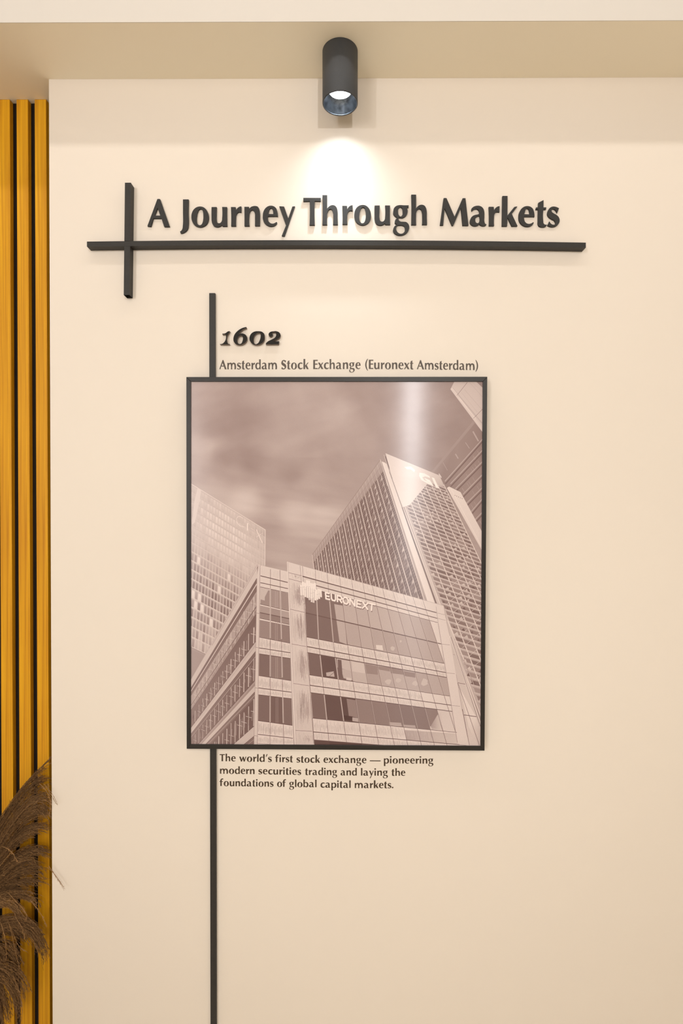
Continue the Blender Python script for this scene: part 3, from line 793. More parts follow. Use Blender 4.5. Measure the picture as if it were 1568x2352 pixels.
# ---- strip of wall right of the front building
S.layer = 20
S.poly([z8(955,125), z8(990,215), z8(1480,1790), z8(1480,2120), z8(1290,2120)], [205, 212, 208, 214, 214])
S.layer = 21
S.poly([z8(1190,1290), z8(1400,1660), z8(1470,1880), z8(1450,2100), z8(1300,1800)], [226, 224, 205, 205, 222])
for a, b_, w, t in (((960,140),(1040,540),1.2,196), ((1040,550),(1470,1760),1.4,230), ((1055,560),(1475,1830),0.8,110), ((1010,330),(1240,880),2.0,226), ((1085,800),(1110,810),0.6,150), ((1150,1195),(1255,1215),1.2,150),
                    ((1235,1640),(1410,1665),1.4,128), ((1150,1195),(1450,2060),1.0,140), ((1130,1080),(1215,1590),0.7,176), ((1215,1560),(1310,2060),1.2,134), ((1240,900),(1380,1230),1.8,186)):
    S.line(z8(*a), z8(*b_), w, t)
# ---- front building, right facade
S.layer = 22
S.poly([(661,1290.5), (1018,1391), z8(985,330), (1032,1460), (1059,1624), (1078,1716), (678,1716)], [224, 222, 222, 220, 220, 220, 220])
def z7(x, y): return (640+x/5.1115, 1270+y/5.1115)
ROWS = {'a': ((661,1290.5),(1018,1391)), 'b': ((692,1323),(1001,1407)), 'c': ((725,1345),(1003,1420)), 'd': ((697,1347),(1005,1430)),
        'e': ((699,1407),(1012.6,1479)), 'f': ((703.6,1463),(1021,1524)), 'g': ((704.6,1485),(1024,1545)), 'h': ((706.5,1499),(1026,1556)),
        'i': ((709.5,1550),(1032.5,1599)), 'j': ((711.4,1574),(1036.6,1620)), 'k': ((713,1591),(1038,1634)), 'l': ((717,1649.5),(1046,1682)),
        'm': ((719,1681),(1075,1712)), 'n': ((720,1699),(1078,1727)), 'o': ((722,1722),(1080,1742))}
MT = [697,726,755,785,814,841,865,890,915,940,963,986]; MF = [703,731,765,798,830,859,889,916,944,970,995,1019]; ML = [717,750,789,824,861,896,927,958,988,1017,1046,1075]
def rowy(k, x):
    (x0, y0), (x1, y1) = ROWS[k]; return y0 + (y1-y0)*(x-x0)/(x1-x0)
def mull(k, y):
    k = max(0, min(11, k)); yd, yf_, yl = rowy('d', MT[k]), rowy('f', MF[k]), rowy('l', ML[k])
    if y < yf_: return MT[k] + (MF[k]-MT[k])*(y-yd)/(yf_-yd)
    return MF[k] + (ML[k]-MF[k])*(y-yf_)/(yl-yf_)
def cross(row, k):
    x = MF[k]
    for _ in range(8): y = rowy(row, x); x = mull(k, y)
    return (x, y)
def xright(y): return np.interp(y, [1391,1430,1479,1524,1599,1682,1712], [1000,1005,1012.6,1021,1032.5,1046,1052])
def rpt(row, k):
    p = cross(row, k); xr = xright(p[1])
    return (xr, rowy(row, xr)) if p[0] > xr else p
def band(r0, r1, tones, inset=0.0):
    for k in range(11):
        p = [rpt(r0, k), rpt(r0, k+1), rpt(r1, k+1), rpt(r1, k)]
        t = tones[k] if isinstance(tones, list) else tones
        S.poly(p, t)
S.layer = 23
band('d', 'e', [150,148,150,198,197,199,200,198,196,194,190])
band('e', 'f', [146,146,150,192,194,190,188,190,194,192,190])
band('h', 'i', [142,126,140,200,186,192,196,194,188,192,190])
band('k', 'l', [143,126,120,160,158,152,150,152,158,212,214])
band('n', 'o', [120,116,118,128,170,190,190,190,190,190,190])
band('a', 'b', 225); band('b', 'c', 219)
S.layer = 24
# reflections inside the panes
S.poly([z7(650,600), z7(760,620), z7(800,1075), z7(712,1042)], 196)
S.poly([z7(730,1360), z7(860,1380), z7(875,1500), z7(760,1470)], 198)
S.poly([z7(680,1240), z7(845,1270), z7(850,1385), z7(690,1345)], 204); S.poly([z7(690,1250), z7(735,1258), z7(750,1470), z7(700,1462)], 138)
S.poly([z7(555,1405), z7(645,1390), z7(655,1455), z7(560,1445)], 196); S.line(z7(590,1452), z7(650,1400), 0.8, 126)
S.poly([z7(1005,1300), z7(1155,1330), z7(1165,1430), z7(1020,1415)], 168); S.poly([z7(1150,1330), z7(1329,1350), z7(1329,1370), z7(1160,1350)], 172)
S.poly([z7(855,1275), z7(1000,1300), z7(1015,1415), z7(865,1390)], 212)
S.poly([z7(795,1460), z7(850,1470), z7(850,1500), z7(790,1490)], 214)
S.poly([z7(795,1710), z7(905,1730), z7(930,1935), z7(822,1915)], 162); S.poly([z7(860,1930), z7(930,1938), z7(935,1985), z7(865,1975)], 192)
S.poly([z7(760,1905), z7(865,1920), z7(862,1970), z7(762,1960)], 108)
S.poly([z7(1140,1080), z7(1215,1085), z7(1225,1145), z7(1145,1130)], 222)
for a, b_, c_, d_, t in (((210,985),(400,1010),(405,1085),(225,1062),166), ((385,1030),(560,1060),(565,1125),(405,1100),164), ((40,965),(205,985),(215,1040),(50,1010),168), ((200,1740),(365,1750),(380,1800),(205,1790),190), ((390,1775),(560,1785),(575,1830),(400,1815),186), ((765,1800),(900,1815),(915,1860),(775,1850),212)):
    S.poly([z8(*a), z8(*b_), z8(*c_), z8(*d_)], t)
S.poly([z8(870,1640), z8(930,1600), z8(1070,1600), z8(1115,1880), z8(945,1860)], [200, 214, 216, 218, 216])
S.poly([z8(780,1790), z8(870,1640), z8(940,1860), z8(790,1850)], [176, 200, 214, 200])
for a, r_ in (((250,720),6), ((360,620),3), ((190,1180),8), ((330,1160),7), ((690,1190),9), ((560,1200),7), ((560,1950),8), ((760,1950),9)):
    cx_, cy_ = z8(*a); S.poly([(cx_+r_*rng.uniform(.6,1.1)*math.cos(q*math.pi/5), cy_+r_*rng.uniform(.6,1.1)*math.sin(q*math.pi/5)) for q in range(10)], 205)
S.poly([z8(410,1850), z8(1125,1900), z8(1150,2040), z8(440,1990)], [186, 208, 212, 184])
S.layer = 25
def ribs(p0, p1, q1, q0, n, t0, t1, w=0.42, lo=0.0, hi=1.0):
    for k in range(n):
        u = (k + rng.random())/n
        a = (p0[0]+(p1[0]-p0[0])*u, p0[1]+(p1[1]-p0[1])*u); b_ = (q0[0]+(q1[0]-q0[0])*u, q0[1]+(q1[1]-q0[1])*u)
        s0, s1 = rng.uniform(lo, lo+(hi-lo)*.5), rng.uniform(hi-(hi-lo)*.4, hi)
        S.line((a[0]+(b_[0]-a[0])*s0, a[1]+(b_[1]-a[1])*s0), (a[0]+(b_[0]-a[0])*s1, a[1]+(b_[1]-a[1])*s1), w, rng.uniform(t0, t1))
for r0, r1, n in (('a','b',10), ('f','g',20), ('g','h',14), ('i','j',22), ('j','k',14), ('l','m',24), ('m','n',20)):
    for k in range(11):
        if r0 in 'ijlm' and k > 7: continue
        ribs(rpt(r0,k), rpt(r0,k+1), rpt(r1,k+1), rpt(r1,k), n, 176 if r0 != 'a' else 200, 206, lo=0.05, hi=0.95)
S.layer = 26
for row, w, t in (('b',2.4,138), ('c',2.2,142), ('d',1.2,128), ('e',2.4,134), ('f',1.4,128), ('g',2.2,136), ('h',2.0,134), ('i',1.2,128), ('j',2.0,134), ('k',1.8,130), ('l',1.2,124), ('m',1.8,134), ('n',1.0,150)):
    x0 = ROWS[row][0][0]; y1 = ROWS[row][1][1]; x1 = xright(y1)
    if row in 'lm': x1 += 3
    S.line(ROWS[row][0], (x1, rowy(row, x1)), w*1.05, t, w*0.8)
for row in 'fil':
    (x0, y0) = ROWS[row][0]; x1 = 900
    S.line((x0+1, y0+2), (x1, rowy(row, x1)+1.6), 0.9, 222, 0.5)
for k in range(0, 12):
    for (r0, r1, w) in (('a','d',0.6), ('d','f',1.0), ('f','h',0.9), ('h','i',1.0), ('i','k',0.9), ('k','l',1.0), ('l','n',0.9)):
        p, q_ = cross(r0, k), cross(r1, k)
        if q_[0] > xright(q_[1])+1: continue
        dk = r0 in 'afil'
        if k <= 2 and not dk:
            S.line((p[0], p[1]+1), q_, 2.0, 190); S.line((p[0]+.9, p[1]+1), (q_[0]+.9, q_[1]), 0.5, 226)
        else:
            S.line(p, q_, w, 132 if dk else 150); 
            if not dk: S.line((p[0]+1, p[1]), (q_[0]+1, q_[1]), 0.5, 210)
for row in 'egjm':
    xr = xright(ROWS[row][1][1]); yr = rowy(row, xr); S.line((xr, yr), (xr+20, yr+2.6), 0.7, 158)
S.line((1003,1408), (1021,1412), 0.6, 160); S.line((1004,1420), (1023,1425), 0.6, 160)
S.line((1001,1393), (1006,1432), 0.6, 170); S.line((1006,1432), (1050,1706), 1.0, 168)
S.line((661,1290.5), (1018,1391), 1.0, 200)
# pier with ribbed cladding
S.layer = 27
S.poly([(661,1290.5), (692,1299.5), (697,1347), (704,1470), (712,1580), (721,1716), (677.5,1716), (672,1580), (666,1430)], [222, 222, 220, 216, 214, 212, 212, 214, 216])
S.layer = 28
for (y0, y1, a0, a1) in ((235,300,120,265), (305,660,128,295), (665,1075,142,315), (1085,1540,168,345), (1545,2085,185,375), (2090,2240,205,400)):
    d = 0.0
    P0, P1, Q0, Q1 = z7(a0+5, y0), z7(a1+2, y0+25), z7(a0+25, y1), z7(a1+20, y1+25)
    n = int((y1-y0)/6)
    ribs(P0, P1, Q1, Q0, n//2, 186, 208, lo=0.02, hi=0.98)
    cu_, spn = 0.55, 0.28
    for k in range(n):
        u = min(0.97, max(0.05, rng.gauss(cu_, spn*0.55))); a = (P0[0]+(P1[0]-P0[0])*u, P0[1]+(P1[1]-P0[1])*u); b_ = (Q0[0]+(Q1[0]-Q0[0])*u, Q0[1]+(Q1[1]-Q0[1])*u)
        c_ = rng.uniform(.25, .7); h_ = rng.uniform(.05, .2)
        S.line((a[0]+(b_[0]-a[0])*(c_-h_), a[1]+(b_[1]-a[1])*(c_-h_)), (a[0]+(b_[0]-a[0])*(c_+h_), a[1]+(b_[1]-a[1])*(c_+h_)), 0.5, rng.uniform(168, 190))
S.layer = 29
for a, b_ in (((115,232),(268,268)), ((120,303),(280,345)), ((132,660),(300,698)), ((150,1068),(325,1100)), ((172,1532),(355,1560)), ((195,2083),(395,2095))):
    S.line(z7(*a), z7(*b_), 0.9, 146)
S.line((659.8,1290), z7(192,2250), 2.2, 226, 3.2); S.line((661.2,1291), z7(203,2250), 0.6, 176)
S.line(z7(250,150), z7(265,345), 0.7, 160)
S.line(z7(295,590), z7(412,2240), 0.9, 150)
# ---- front building, section left of the pier
S.layer = 27
def z6(x, y): return (420+x/5.1115, 1270+y/5.1115)
S.poly([z6(890,140), z6(1225,218), z6(1300,2260), z6(840,2260)], 222)
S.layer = 28
BR = [(268,350,'dark'), (350,420,'dark')]
def xr6(y): return np.interp(y, [140,2260], [1228,1292])
def xl6(y): return np.interp(y, [140,2260], [908,878])
def row6(yl, yr, w, t): S.line(z6(xl6(yl), yl), z6(xr6(yr), yr), w, t)
def pane6(yl0, yr0, yl1, yr1, tn):
    xs0 = [xl6(yl0), 1025, np.interp(yl0, [140,2260],[1136,1184]), xr6(yr0)]; xs1 = [xl6(yl1), 1022, np.interp(yl1, [140,2260],[1136,1184]), xr6(yr1)]
    for k in range(3):
        f = lambda xs, yl, yr, x: yl + (yr-yl)*(x-xs[0])/(xs[3]-xs[0])
        S.poly([z6(xs0[k], f(xs0,yl0,yr0,xs0[k])), z6(xs0[k+1], f(xs0,yl0,yr0,xs0[k+1])), z6(xs1[k+1], f(xs1,yl1,yr1,xs1[k+1])), z6(xs1[k], f(xs1,yl1,yr1,xs1[k]))], tn[k])
pane6(400,475, 600,680, [206,176,172]); pane6(615,695, 700,770, [182,176,186]); pane6(700,770, 765,845, [168,160,172]); pane6(785,855, 990,1060, [168,160,160])
pane6(1185,1240, 1440,1500, [146,158,152]); pane6(1665,1710, 1975,2030, [144,138,146])
S.layer = 29
S.poly([z6(912,545), z6(960,560), z6(960,520), z6(1000,440), z6(1018,440), z6(1018,625), z6(908,600)], 172)
for x in (1085, 1105): 
    S.line(z6(x, 450), z6(x, 640), 1.2, 190); S.line(z6(x+5, 1225), z6(x+5, 1470), 1.5, 176); S.line(z6(x, 800), z6(x, 1030), 1.3, 180); S.line(z6(x+8, 1700), z6(x+8, 2000), 1.6, 160)
for (yl, yr, w, t) in ((268,348,2.0,138), (348,420,1.8,140), (398,470,1.2,134), (600,682,1.0,126), (607,690,1.0,228), (700,772,2.2,140), (766,842,1.0,126), (774,850,1.1,228), (990,1060,1.0,126), (998,1068,1.1,226),
                       (1115,1172,1.8,134), (1185,1240,1.8,136), (1440,1500,1.2,128), (1585,1636,1.8,132), (1665,1712,1.4,130), (1968,2022,1.0,126), (1976,2032,1.2,224), (2130,2176,1.6,134), (2236,2268,1.0,170)):
    row6(yl, yr, w, t)
ribs(z6(900,1000), z6(1245,1065), z6(1250,1165), z6(896,1110), 60, 178, 206); ribs(z6(896,1120), z6(1250,1178), z6(1255,1235), z6(893,1185), 60, 180, 206)
ribs(z6(890,1450), z6(1265,1510), z6(1268,1630), z6(888,1580), 70, 174, 204); ribs(z6(888,1590), z6(1268,1640), z6(1275,1705), z6(886,1660), 60, 180, 206)
ribs(z6(882,1985), z6(1285,2040), z6(1290,2170), z6(876,2125), 80, 170, 204); ribs(z6(876,2140), z6(1290,2185), z6(1292,2250), z6(875,2230), 70, 176, 204)
ribs(z6(912,150), z6(1225,222), z6(1225,340), z6(912,262), 30, 206, 216)
S.layer = 30
for (x0, x1) in ((1027,1022), (1137,1184)):
    for (y0, y1, dk) in ((180,400,1), (400,990,0), (990,1190,1), (1190,1440,0), (1440,1670,1), (1670,1975,0), (1975,2250,1)):
        xa, xb = np.interp(y0,[140,2260],[x0,x1]), np.interp(y1,[140,2260],[x0,x1])
        off = 30*(x0-900)/320
        S.line(z6(xa, y0+off), z6(xb, y1+off), 1.0 if dk else 2.4, 150 if dk else 212)
        if not dk: S.line(z6(xa+1, y0+off), z6(xb+1, y1+off), 0.5, 150)
# ---- front building, left receding facade
S.layer = 27
def lf(u, yz):                                      # u 0 at the corner column, 1 at the frame edge; yz in crop rows
    yr = 1270 + yz/5.1115
    yl = 1565 + (yr-1297.5)*0.64
    w = u                                           # straight edges
    return (590.5 + (436-590.5)*w + (0.0), yr + (yl-yr)*w)
S.poly([z6(890,140), z6(340,1088), lf(1,140), lf(1,3600), lf(0,2900)], 160)
S.layer = 28
L6 = [(140,285,214,208),(285,345,146,150),(345,366,206,210),(366,440,148,158),(440,612,186,190),(612,700,168,186),(700,790,142,160),(790,1015,146,160),(1015,1075,196,206),(1075,1130,206,212),(1130,1192,146,164),(1192,1465,140,162),
      (1465,1530,170,190),(1530,1602,206,214),(1602,1672,148,170),(1672,2000,134,164),(2000,2120,204,212),(2120,2200,150,172),(2200,2500,138,170),(2500,2640,200,210),(2640,2720,150,180),(2720,3000,144,184),(3000,3140,196,210),(3140,3600,150,190)]
for (a, b_, t0, t1) in L6:
    for k in range(8):
        u0, u1 = k/8, (k+1)/8
        q0, q1 = t0+(t1-t0)*u0, t0+(t1-t0)*u1  # lower rows pale towards the frame edge: reflection haze put into the ink
        S.poly([lf(u0,a), lf(u1,a), lf(u1,b_), lf(u0,b_)], [q0, q1, q1, q0])
S.layer = 29
for (a, b_) in ((440,612), (620,690), (790,1010), (1192,1460), (1672,2000), (2200,2500), (2720,3000), (3140,3500)):
    n = 15
    for k in range(n):
        u = 1 - (1-0.02-k/n*0.97)
        u = 0.05 + 0.93*(k/n)**0.92
        p, q_ = lf(u, a+ (b_-a)*rng.uniform(.0,.15)), lf(u, b_)
        S.line(p, (p[0]-0.6, q_[1]-(0 if b_-a > 100 else 2)), 2.1*(1-u*0.5), rng.uniform(190, 214))
        if b_-a > 150 and rng.random() < .8:
            c_ = lf(u, a+(b_-a)*rng.uniform(.45,.6)); S.line((c_[0]-7*(1-u*.5), c_[1]-1.5), (c_[0]+7*(1-u*.5), c_[1]+2), 1.1*(1-u*.4), 212)
        for _ in range(3):
            uu = u + rng.uniform(-.03,.03); p2, q2 = lf(max(0,uu), a+(b_-a)*rng.uniform(.1,.5)), lf(max(0,uu), a+(b_-a)*rng.uniform(.5,.95))
            S.line(p2, (p2[0]+rng.uniform(-1.5,1.5), q2[1]), 0.5, rng.choice((196,128,132,204)))
for yz, w, t in ((140,0.9,190), (355,0.9,224), (612,1.0,122), (640,0.5,206), (700,0.8,130), (1015,1.0,124), (1040,0.6,214), (1192,0.7,206), (1465,1.0,122), (1490,0.6,206), (1640,0.6,206), (2000,1.0,122), (1130,1.0,128), (1602,1.0,128), (2120,1.0,130), (2160,0.5,204), (2500,0.9,130), (2640,.8,136), (3000,.8,136)):
    S.line(lf(0,yz), lf(1,yz), w, t, w*.7, t+12 if t < 160 else t)
S.layer = 30
S.line(z6(890,138), z6(340,1086), 0.8, 176)
S.poly([z6(886,138), z6(911,143), z6(876,2260), z6(833,2260), z6(866,300)], [220, 222, 216, 212, 216])
S.layer = 31
S.line(z6(905,145), z6(872,2260), 0.9, 160); S.line(z6(868,300), z6(833,2260), 0.7, 170)
for yz in (706, 1110, 1585, 2145): S.line(z6(xl6(yz)-44, yz-2), z6(xl6(yz), yz+6), 0.7, 150)
for x in (lambda: 0,): pass
# ---- sign: pale bars emblem and the word
S.layer = 32
for i, (x, a, b_) in enumerate(((248,372,500),(272,336,498),(297,350,520),(321,318,530),(345,322,556),(369,352,580),(392,356,587),(415,350,560),(437,430,552),(459,422,542),(481,428,522))):
    S.poly([z7(x, a), z7(x+21, a+5), z7(x+26, b_), z7(x+6, b_-4)], [240, 240, 236, 236])
S.layer = 33
for (x, y) in ((252,405),(276,400),(300,430),(325,392),(350,395),(375,470),(396,465),(418,440),(440,485),(462,480)): S.line(z7(x, y), z7(x+24, y+5), 0.45, 190)
for k in range(16):
    x = 270 + k*9 + rng.uniform(-3,3); S.line(z7(x, 520+rng.uniform(0,40)), z7(x+2, 560+rng.uniform(0,50)), 0.5, 140)
ms = quad_map(z7(541,457), z7(1126,600), z7(1118,690), z7(548,542))
SG = {'E': [[(0,0),(0,1)],[(0,0),(1,0)],[(0,.5),(.85,.5)],[(0,1),(1,1)]], 'U': [[(0,0),(0,.7)],[(0,.7),(.2,.97)],[(.2,.97),(.8,.97)],[(.8,.97),(1,.7)],[(1,.7),(1,0)]],
      'R': [[(0,1),(0,0)],[(0,0),(.75,0)],[(.75,0),(1,.15)],[(1,.15),(1,.38)],[(1,.38),(.75,.55)],[(.75,.55),(0,.55)],[(.5,.55),(1,1)]],
      'O': [[(.3,0),(.7,0)],[(.7,0),(1,.3)],[(1,.3),(1,.7)],[(1,.7),(.7,1)],[(.7,1),(.3,1)],[(.3,1),(0,.7)],[(0,.7),(0,.3)],[(0,.3),(.3,0)]],
      'N': [[(0,1),(0,0)],[(0,0),(1,1)],[(1,1),(1,0)]], 'X': [[(0,0),(1,1)],[(1,0),(0,1)]], 'T': [[(0,0),(1,0)],[(.5,0),(.5,1)]]}
xs_ = [0.0,0.125,0.255,0.375,0.515,0.655,0.765,0.885]; ws_ = [.085,.09,.09,.105,.10,.08,.10,.105]
for dx, dy, t, w, ly in ((4, 14, 158, 2.6, 32), (0, 0, 242, 3.3, 34)):
    S.layer = ly
    for ch, x0, w0 in zip('EURONEXT', xs_, ws_):
        for a, b_ in SG[ch]:
            p, q_ = ms(x0+.012+a[0]*w0, .08+a[1]*.84), ms(x0+.012+b_[0]*w0, .08+b_[1]*.84)
            p = (p[0]+dx/5.1, p[1]+dy/5.1); q_ = (q_[0]+dx/5.1, q_[1]+dy/5.1)
            ex, ey = (q_[0]-p[0]), (q_[1]-p[1]); L_ = math.hypot(ex, ey); ex, ey = ex/L_*1.0, ey/L_*1.0
            S.line((p[0]-ex, p[1]-ey), (q_[0]+ex, q_[1]+ey), w, t)
me = pydata('print', [(v.x-of.x, v.y-of.y, v.z-of.z) for v in S.V], S.F)
bm = bmesh.new(); bm.from_mesh(me)
for f in bm.faces:
    f.normal_update()
    if f.normal.y > 0: f.normal_flip()
bm.to_mesh(me); bm.free()
ca = me.color_attributes.new('ink', 'FLOAT_COLOR', 'POINT')
ca.data.foreach_set('color', np.array([(*ink(t), 1) for t in S.T], 'f').ravel())
mp_ = bpy.data.materials.new('printed_paper'); mp_.use_nodes = True
nt = mp_.node_tree; b = nt.nodes['Principled BSDF']
at = nt.nodes.new('ShaderNodeAttribute'); at.attribute_name = 'ink'
tc = nt.nodes.new('ShaderNodeTexCoord'); nn = nt.nodes.new('ShaderNodeTexNoise'); nn.inputs['Scale'].default_value = 700; nn.inputs['Detail'].default_value = 2
nt.links.new(tc.outputs['Object'], nn.inputs['Vector'])
mr = nt.nodes.new('ShaderNodeMapRange'); mr.inputs[1].default_value = .3; mr.inputs[2].default_value = .7; mr.inputs[3].default_value = .955; mr.inputs[4].default_value = 1.045
nt.links.new(nn.outputs['Fac'], mr.inputs[0])
mx = nt.nodes.new('ShaderNodeMix'); mx.data_type = 'RGBA'; mx.blend_type = 'MULTIPLY'; mx.inputs[0].default_value = 1
nt.links.new(at.outputs['Color'], mx.inputs[6]); nt.links.new(mr.outputs[0], mx.inputs[7]); nt.links.new(mx.outputs[2], b.inputs['Base Color'])
b.inputs['Roughness'].default_value = PRINT_ROUGH; b.inputs['Anisotropic'].default_value = PRINT_ANI
tg_ = nt.nodes.new('ShaderNodeCombineXYZ'); tg_.inputs[0].default_value = 0.0; tg_.inputs[2].default_value = 1.0
nt.links.new(tg_.outputs[0], b.inputs['Tangent']); b.inputs['Specular IOR Level'].default_value = 0.5
link('print', me, mp_, fr)

# ------------------------------------------------------------------ dried pampas grass and its floor vase
prng = random.Random(11)
def bez(a, b_, c_, d_, u):
    v = 1-u
    return tuple(v*v*v*a[i] + 3*v*v*u*b_[i] + 3*v*u*u*c_[i] + u*u*u*d_[i] for i in range(len(a)))
class Fluff:
    def __init__(s): s.V = []; s.F = []; s.T = []
    def tube(s, pts, r0, r1, tone, tone2=None):
        """thin three sided tapering strand"""
        tone2 = tone if tone2 is None else tone2
        n = len(pts); b0 = len(s.V)
        for i, p in enumerate(pts):
            q = pts[min(i+1, n-1)]; o = pts[max(i-1, 0)]
            d = Vector(q)-Vector(o)
            if d.length < 1e-9: d = Vector((0,0,1))
            d.normalize(); e = d.cross(Vector((0,1,0)))
            if e.length < 1e-3: e = d.cross(Vector((1,0,0)))
            e.normalize(); f = d.cross(e); r = r0+(r1-r0)*i/(n-1)
            for k in range(3):
                a = k*2.0944; s.V.append(Vector(p) + (e*math.cos(a)+f*math.sin(a))*r)
                s.T.append(tone+(tone2-tone)*i/(n-1))
        for i in range(n-1):
            for k in range(3):
                k2 = (k+1) % 3; s.F.append((b0+i*3+k, b0+i*3+k2, b0+i*3+3+k2, b0+i*3+3+k))
    def build(s, name, parent, off):
        me = pydata(name, [v-off for v in s.V], s.F)
        at = me.attributes.new('tone', 'FLOAT', 'POINT'); at.data.foreach_set('value', np.array(s.T, 'f'))
        return link(name, me, M_STRAND, parent)
def P3(px, py, y): return pt(px, py, y)
def strand(F, g, yd, tone, nspk, r=0.0007, spl=5.0):
    """g: four photo-pixel control points, yd: depth at root and tip; spikelets lie along the strand"""
    n = 12; pts = []
    for i in range(n+1):
        u = i/n; x, y = bez(*g, u); pts.append(P3(x, y, yd[0]+(yd[1]-yd[0])*u))
    F.tube(pts, r, r*0.35, tone, min(1, tone+0.12))
    for k in range(nspk):
        u = prng.uniform(0.12, 1.0); x, y = bez(*g, u); x2, y2 = bez(*g, min(1, u+0.02)); x0, y0 = bez(*g, u-0.02)
        dx, dy = x2-x0, y2-y0; L = math.hypot(dx, dy)+1e-6; dx /= L; dy /= L
        a = prng.gauss(0, 0.38); ca_, sa = math.cos(a), math.sin(a)
        ex, ey = dx*ca_-dy*sa, dx*sa+dy*ca_ + 0.12
        ln = spl*prng.uniform(0.7, 1.7); yy = yd[0]+(yd[1]-yd[0])*u + prng.uniform(-.004, .004)
        t = min(1, max(0, tone + prng.gauss(0.03, 0.13)))
        p0 = P3(x, y, yy); p1 = P3(x+ex*ln*.5, y+ey*ln*.5, yy+.0006); p2 = P3(x+ex*ln, y+ey*ln+.5, yy)
        F.tube([p0, p1, p2], r*0.55, r*1.15 if prng.random() < .15 else r*0.3, t, t+.05)
def mixg(g0, g1, w): return [tuple(a[i]+(b_[i]-a[i])*w for i in (0, 1)) for a, b_ in zip(g0, g1)]
# each plume: two guide strands (upper and lower edge of the fan), strand count, depths, clipping of the right end
PL = [
 # top arching fan
 ([(-60,2010),(0,1860),(60,1800),(118,1732)], [(-60,2030),(5,1880),(70,1775),(117,1800)], 34, (0.030,0.045), 0.30),
 ([(-60,2010),(10,1880),(60,1800),(117,1775)], [(-60,2040),(20,1900),(80,1800),(118,1850)], 34, (0.026,0.040), 0.34),
 ([(-60,2030),(20,1890),(70,1790),(116,1835)], [(-60,2050),(20,1910),(80,1820),(116,1890)], 26, (0.022,0.036), 0.42),
 ([(-60,2040),(20,1900),(60,1840),(115,1862)], [(-60,2060),(20,1930),(70,1850),(116,1880)], 26, (0.024,0.038), 0.36),
 ([(-60,2060),(10,1940),(50,1860),(116,1895)], [(-60,2070),(15,1960),(60,1885),(117,1910)], 30, (0.020,0.034), 0.30),
 ([(-60,2060),(0,1960),(30,1900),(84,1912)], [(-60,2070),(10,1980),(40,1915),(86,1925)], 22, (0.016,0.028), 0.34),
 # middle fans streaming right
 ([(-70,2080),(0,1970),(60,1925),(117,1948)], [(-70,2095),(10,1985),(70,1945),(118,1970)], 34, (0.018,0.034), 0.26),
 ([(-70,2090),(0,2000),(50,1950),(88,1978)], [(-70,2100),(10,2020),(50,1960),(90,1990)], 26, (0.014,0.026), 0.32),
 ([(-70,2100),(-10,2010),(50,1975),(112,1990)], [(-70,2110),(0,2030),(50,1990),(90,2012)], 30, (0.014,0.030), 0.26),
 ([(-70,2110),(-10,2040),(40,2005),(118,2024)], [(-70,2120),(0,2050),(40,2015),(86,2030)], 24, (0.018,0.034), 0.28),
 ([(-70,2110),(-20,2030),(20,2010),(62,2030)], [(-70,2130),(-10,2060),(20,2040),(66,2052)], 26, (0.008,0.020), 0.25),
 # drooping third fan
 ([(-70,2100),(-10,2040),(60,2030),(98,2062)], [(-70,2120),(-10,2060),(50,2040),(86,2085)], 26, (0.004,0.020), 0.35),
 ([(-60,2110),(-10,2050),(40,2050),(60,2112)], [(-60,2130),(-10,2070),(25,2060),(48,2130)], 22, (-0.004,0.008), 0.55),
 # fourth arch with tips hanging right
 ([(-70,2150),(-10,2090),(90,2070),(113,2195)], [(-70,2170),(0,2110),(80,2100),(98,2222)], 40, (0.012,0.032), 0.30),
 ([(-70,2160),(0,2100),(70,2080),(104,2150)], [(-70,2180),(0,2120),(60,2110),(92,2190)], 40, (0.008,0.026), 0.28),
 ([(-70,2170),(-20,2120),(30,2110),(72,2160)], [(-70,2190),(-20,2140),(20,2130),(50,2165)], 26, (0.006,0.020), 0.24),
 # lower left clump hanging down
 ([(-70,2200),(-10,2140),(40,2140),(53,2215)], [(-70,2230),(-20,2180),(20,2180),(44,2270)], 40, (0.000,0.016), 0.30),
 ([(-70,2230),(-10,2180),(50,2200),(70,2272)], [(-70,2250),(-10,2210),(50,2230),(60,2300)], 16, (-0.006,0.012), 0.34),
 ([(-70,2240),(-10,2190),(50,2210),(50,2330)], [(-70,2260),(-20,2220),(40,2260),(34,2362)], 40, (-0.008,0.008), 0.36),
 ([(-70,2260),(-20,2220),(20,2250),(26,2345)], [(-70,2290),(-30,2250),(0,2280),(2,2370)], 44, (-0.012,0.002), 0.26),
 ([(-70,2150),(-20,2130),(20,2180),(14,2205)], [(-70,2180),(-30,2160),(-5,2210),(-8,2290)], 26, (-0.014,-0.004), 0.34),
]
base = pt(-95, 2350, 0.0)
VX, VY = base.x-0.06, -0.12
pg = empty('dried_pampas_grass', (VX, VY, 0.27), 'brown dried pampas grass plumes drooping in front of the slats at lower left', 'plant')
og = Vector(pg.location)
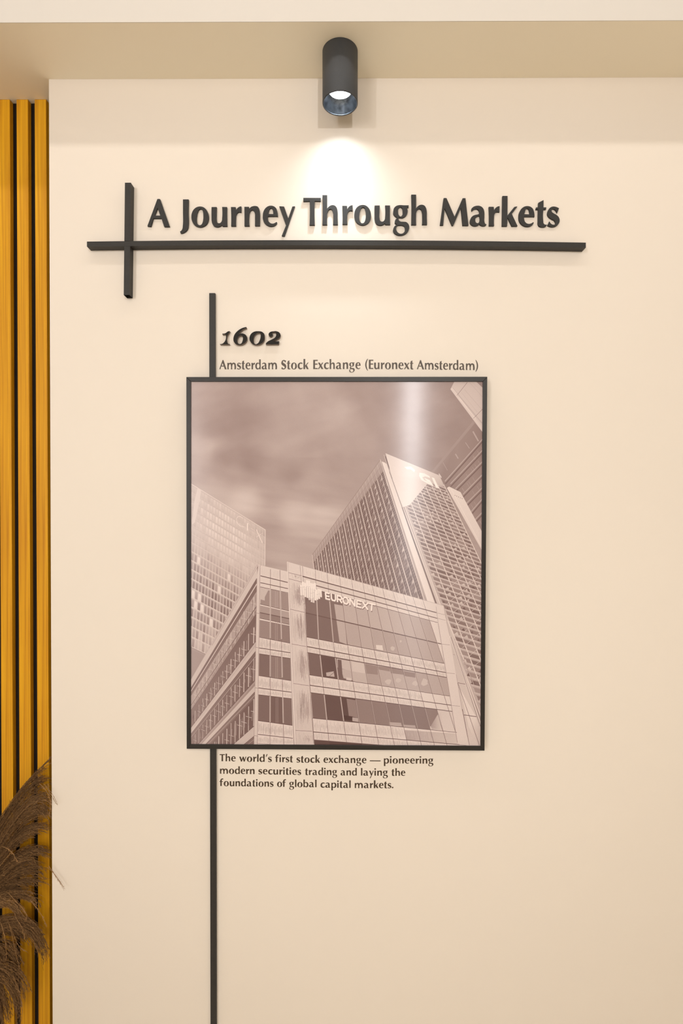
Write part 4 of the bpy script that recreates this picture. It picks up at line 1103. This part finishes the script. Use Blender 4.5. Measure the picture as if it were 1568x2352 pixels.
for gi, (g0, g1, n, yd, tone) in enumerate(PL):
    F = Fluff()
    for k in range(int(n*1.7)):
        w = prng.random(); g = mixg(g0, g1, w)
        j = 5.0
        g = [(x+prng.gauss(0, j*(.5 if i in (0,) else 1)), y+prng.gauss(0, j)) for i, (x, y) in enumerate(g)]
        s_ = prng.uniform(0.72, 1.02)                    # strands of different length
        e = bez(*g, s_); m1 = tuple(g[0][i]+(g[1][i]-g[0][i])*s_ for i in (0, 1)); m2 = tuple(m1[i] + ((g[1][i]+(g[2][i]-g[1][i])*s_)-m1[i])*s_ for i in (0, 1))
        g = [g[0], m1, m2, e]
        mx_ = max(q_[0] for q_ in g)
        if mx_ > 117.5: g = [(q_[0]-(mx_-117.5)*max(0, (q_[0]+60)/(mx_+60)), q_[1]) for q_ in g]
        strand(F, g, (yd[0]+prng.uniform(-.008, .004)-0.03, yd[1]+prng.uniform(-.006, .006)), min(1, max(0, tone+prng.gauss(0, .14))), 46)
    o = F.build('plume', pg, og); o['kind'] = 'stuff'
# fuzzy outer silhouette of the top arch, pale stray stems and the wisps lying over the cream wall
F = Fluff()
for k in range(150):
    u = prng.random(); x, y = bez((-4,1900),(20,1830),(60,1792),(114,1742), u)
    L = prng.uniform(5, 11); F.tube([P3(x, y+4, .02), P3(x+L*.35, y+4-L*.6, .02), P3(x+L*.6, y+4-L, .02)], .0007, .0003, prng.uniform(.2,.4))
for g, t, ys_ in (([(20,2052),(45,2080),(70,2100),(58,2112)],.75,-.01), ([(20,2120),(30,2150),(34,2190),(48,2235)],.6,-.015), ([(2,2120),(12,2150),(16,2180),(14,2202)],.8,-.02), ([(24,2128),(36,2160),(42,2180),(62,2185)],.55,-.012),
                  ([(70,2068),(88,2088),(100,2105),(106,2130)],.8,-.006), ([(35,2105),(50,2130),(56,2140),(56,2150)],.65,-.01), ([(110,1800),(116,1825),(117,1850),(113,1872)],.85,-.006), ([(90,1800),(108,1812),(114,1830),(116,1845)],.85,-.008),
                  ([(6,1945),(24,1948),(32,1965),(38,1975)],.9,-.01), ([(0,1990),(6,1980),(14,1970),(24,1960)],.8,-.01), ([(30,2240),(50,2290),(62,2330),(40,2362)],.6,-.016), ([(46,2236),(62,2238),(66,2262),(72,2275)],.25,-.01)):
    strand(F, g, (ys_, ys_), t, 26, 0.0007, 4.5)
for g in ([(100,1800),(118,1818),(126,1830),(132,1850)], [(104,1806),(120,1826),(124,1840),(130,1846)], [(112,1990),(122,2002),(134,2018),(149.5,2043)], [(108,1992),(120,2000),(132,2016),(144,2036)], [(112,1988),(124,2008),(136,2026),(146,2040)]):
    strand(F, g, (-0.012, -0.016), 0.7, 16, 0.00055, 3.2)
F.build('stray_strands', pg, og)['kind'] = 'stuff'
for k in range(7):                                      # stalks rising out of the vase
    F = Fluff()
    a = (VX+prng.uniform(-.03,.03), VY+prng.uniform(-.03,.03), 0.16)
    e = pt(-30-k*4, 2030+k*40, -0.02); c_ = (a[0]-.02, a[1]+.02, a[2]+(e.z-a[2])*.8)
    F.tube([bez(a, (a[0], a[1], a[2]+(e.z-a[2])*.4), c_, (e.x, e.y, e.z), i/14) for i in range(15)], .0028, .0012, .55)
    F.build('stalk', pg, og)
vz = lathe('floor_vase', [(0.001,0.0),(0.055,0.0),(0.072,0.01),(0.088,0.07),(0.085,0.13),(0.06,0.20),(0.045,0.235),(0.043,0.255),(0.052,0.27),(0.047,0.27),(0.038,0.255),(0.04,0.235),(0.054,0.20),(0.078,0.13),(0.068,0.02),(0.001,0.012)], 48)
tag(link('floor_vase', vz, M_CLAY, loc=(VX, VY, 0)), 'squat brown clay floor vase holding the dried pampas grass', 'vase')
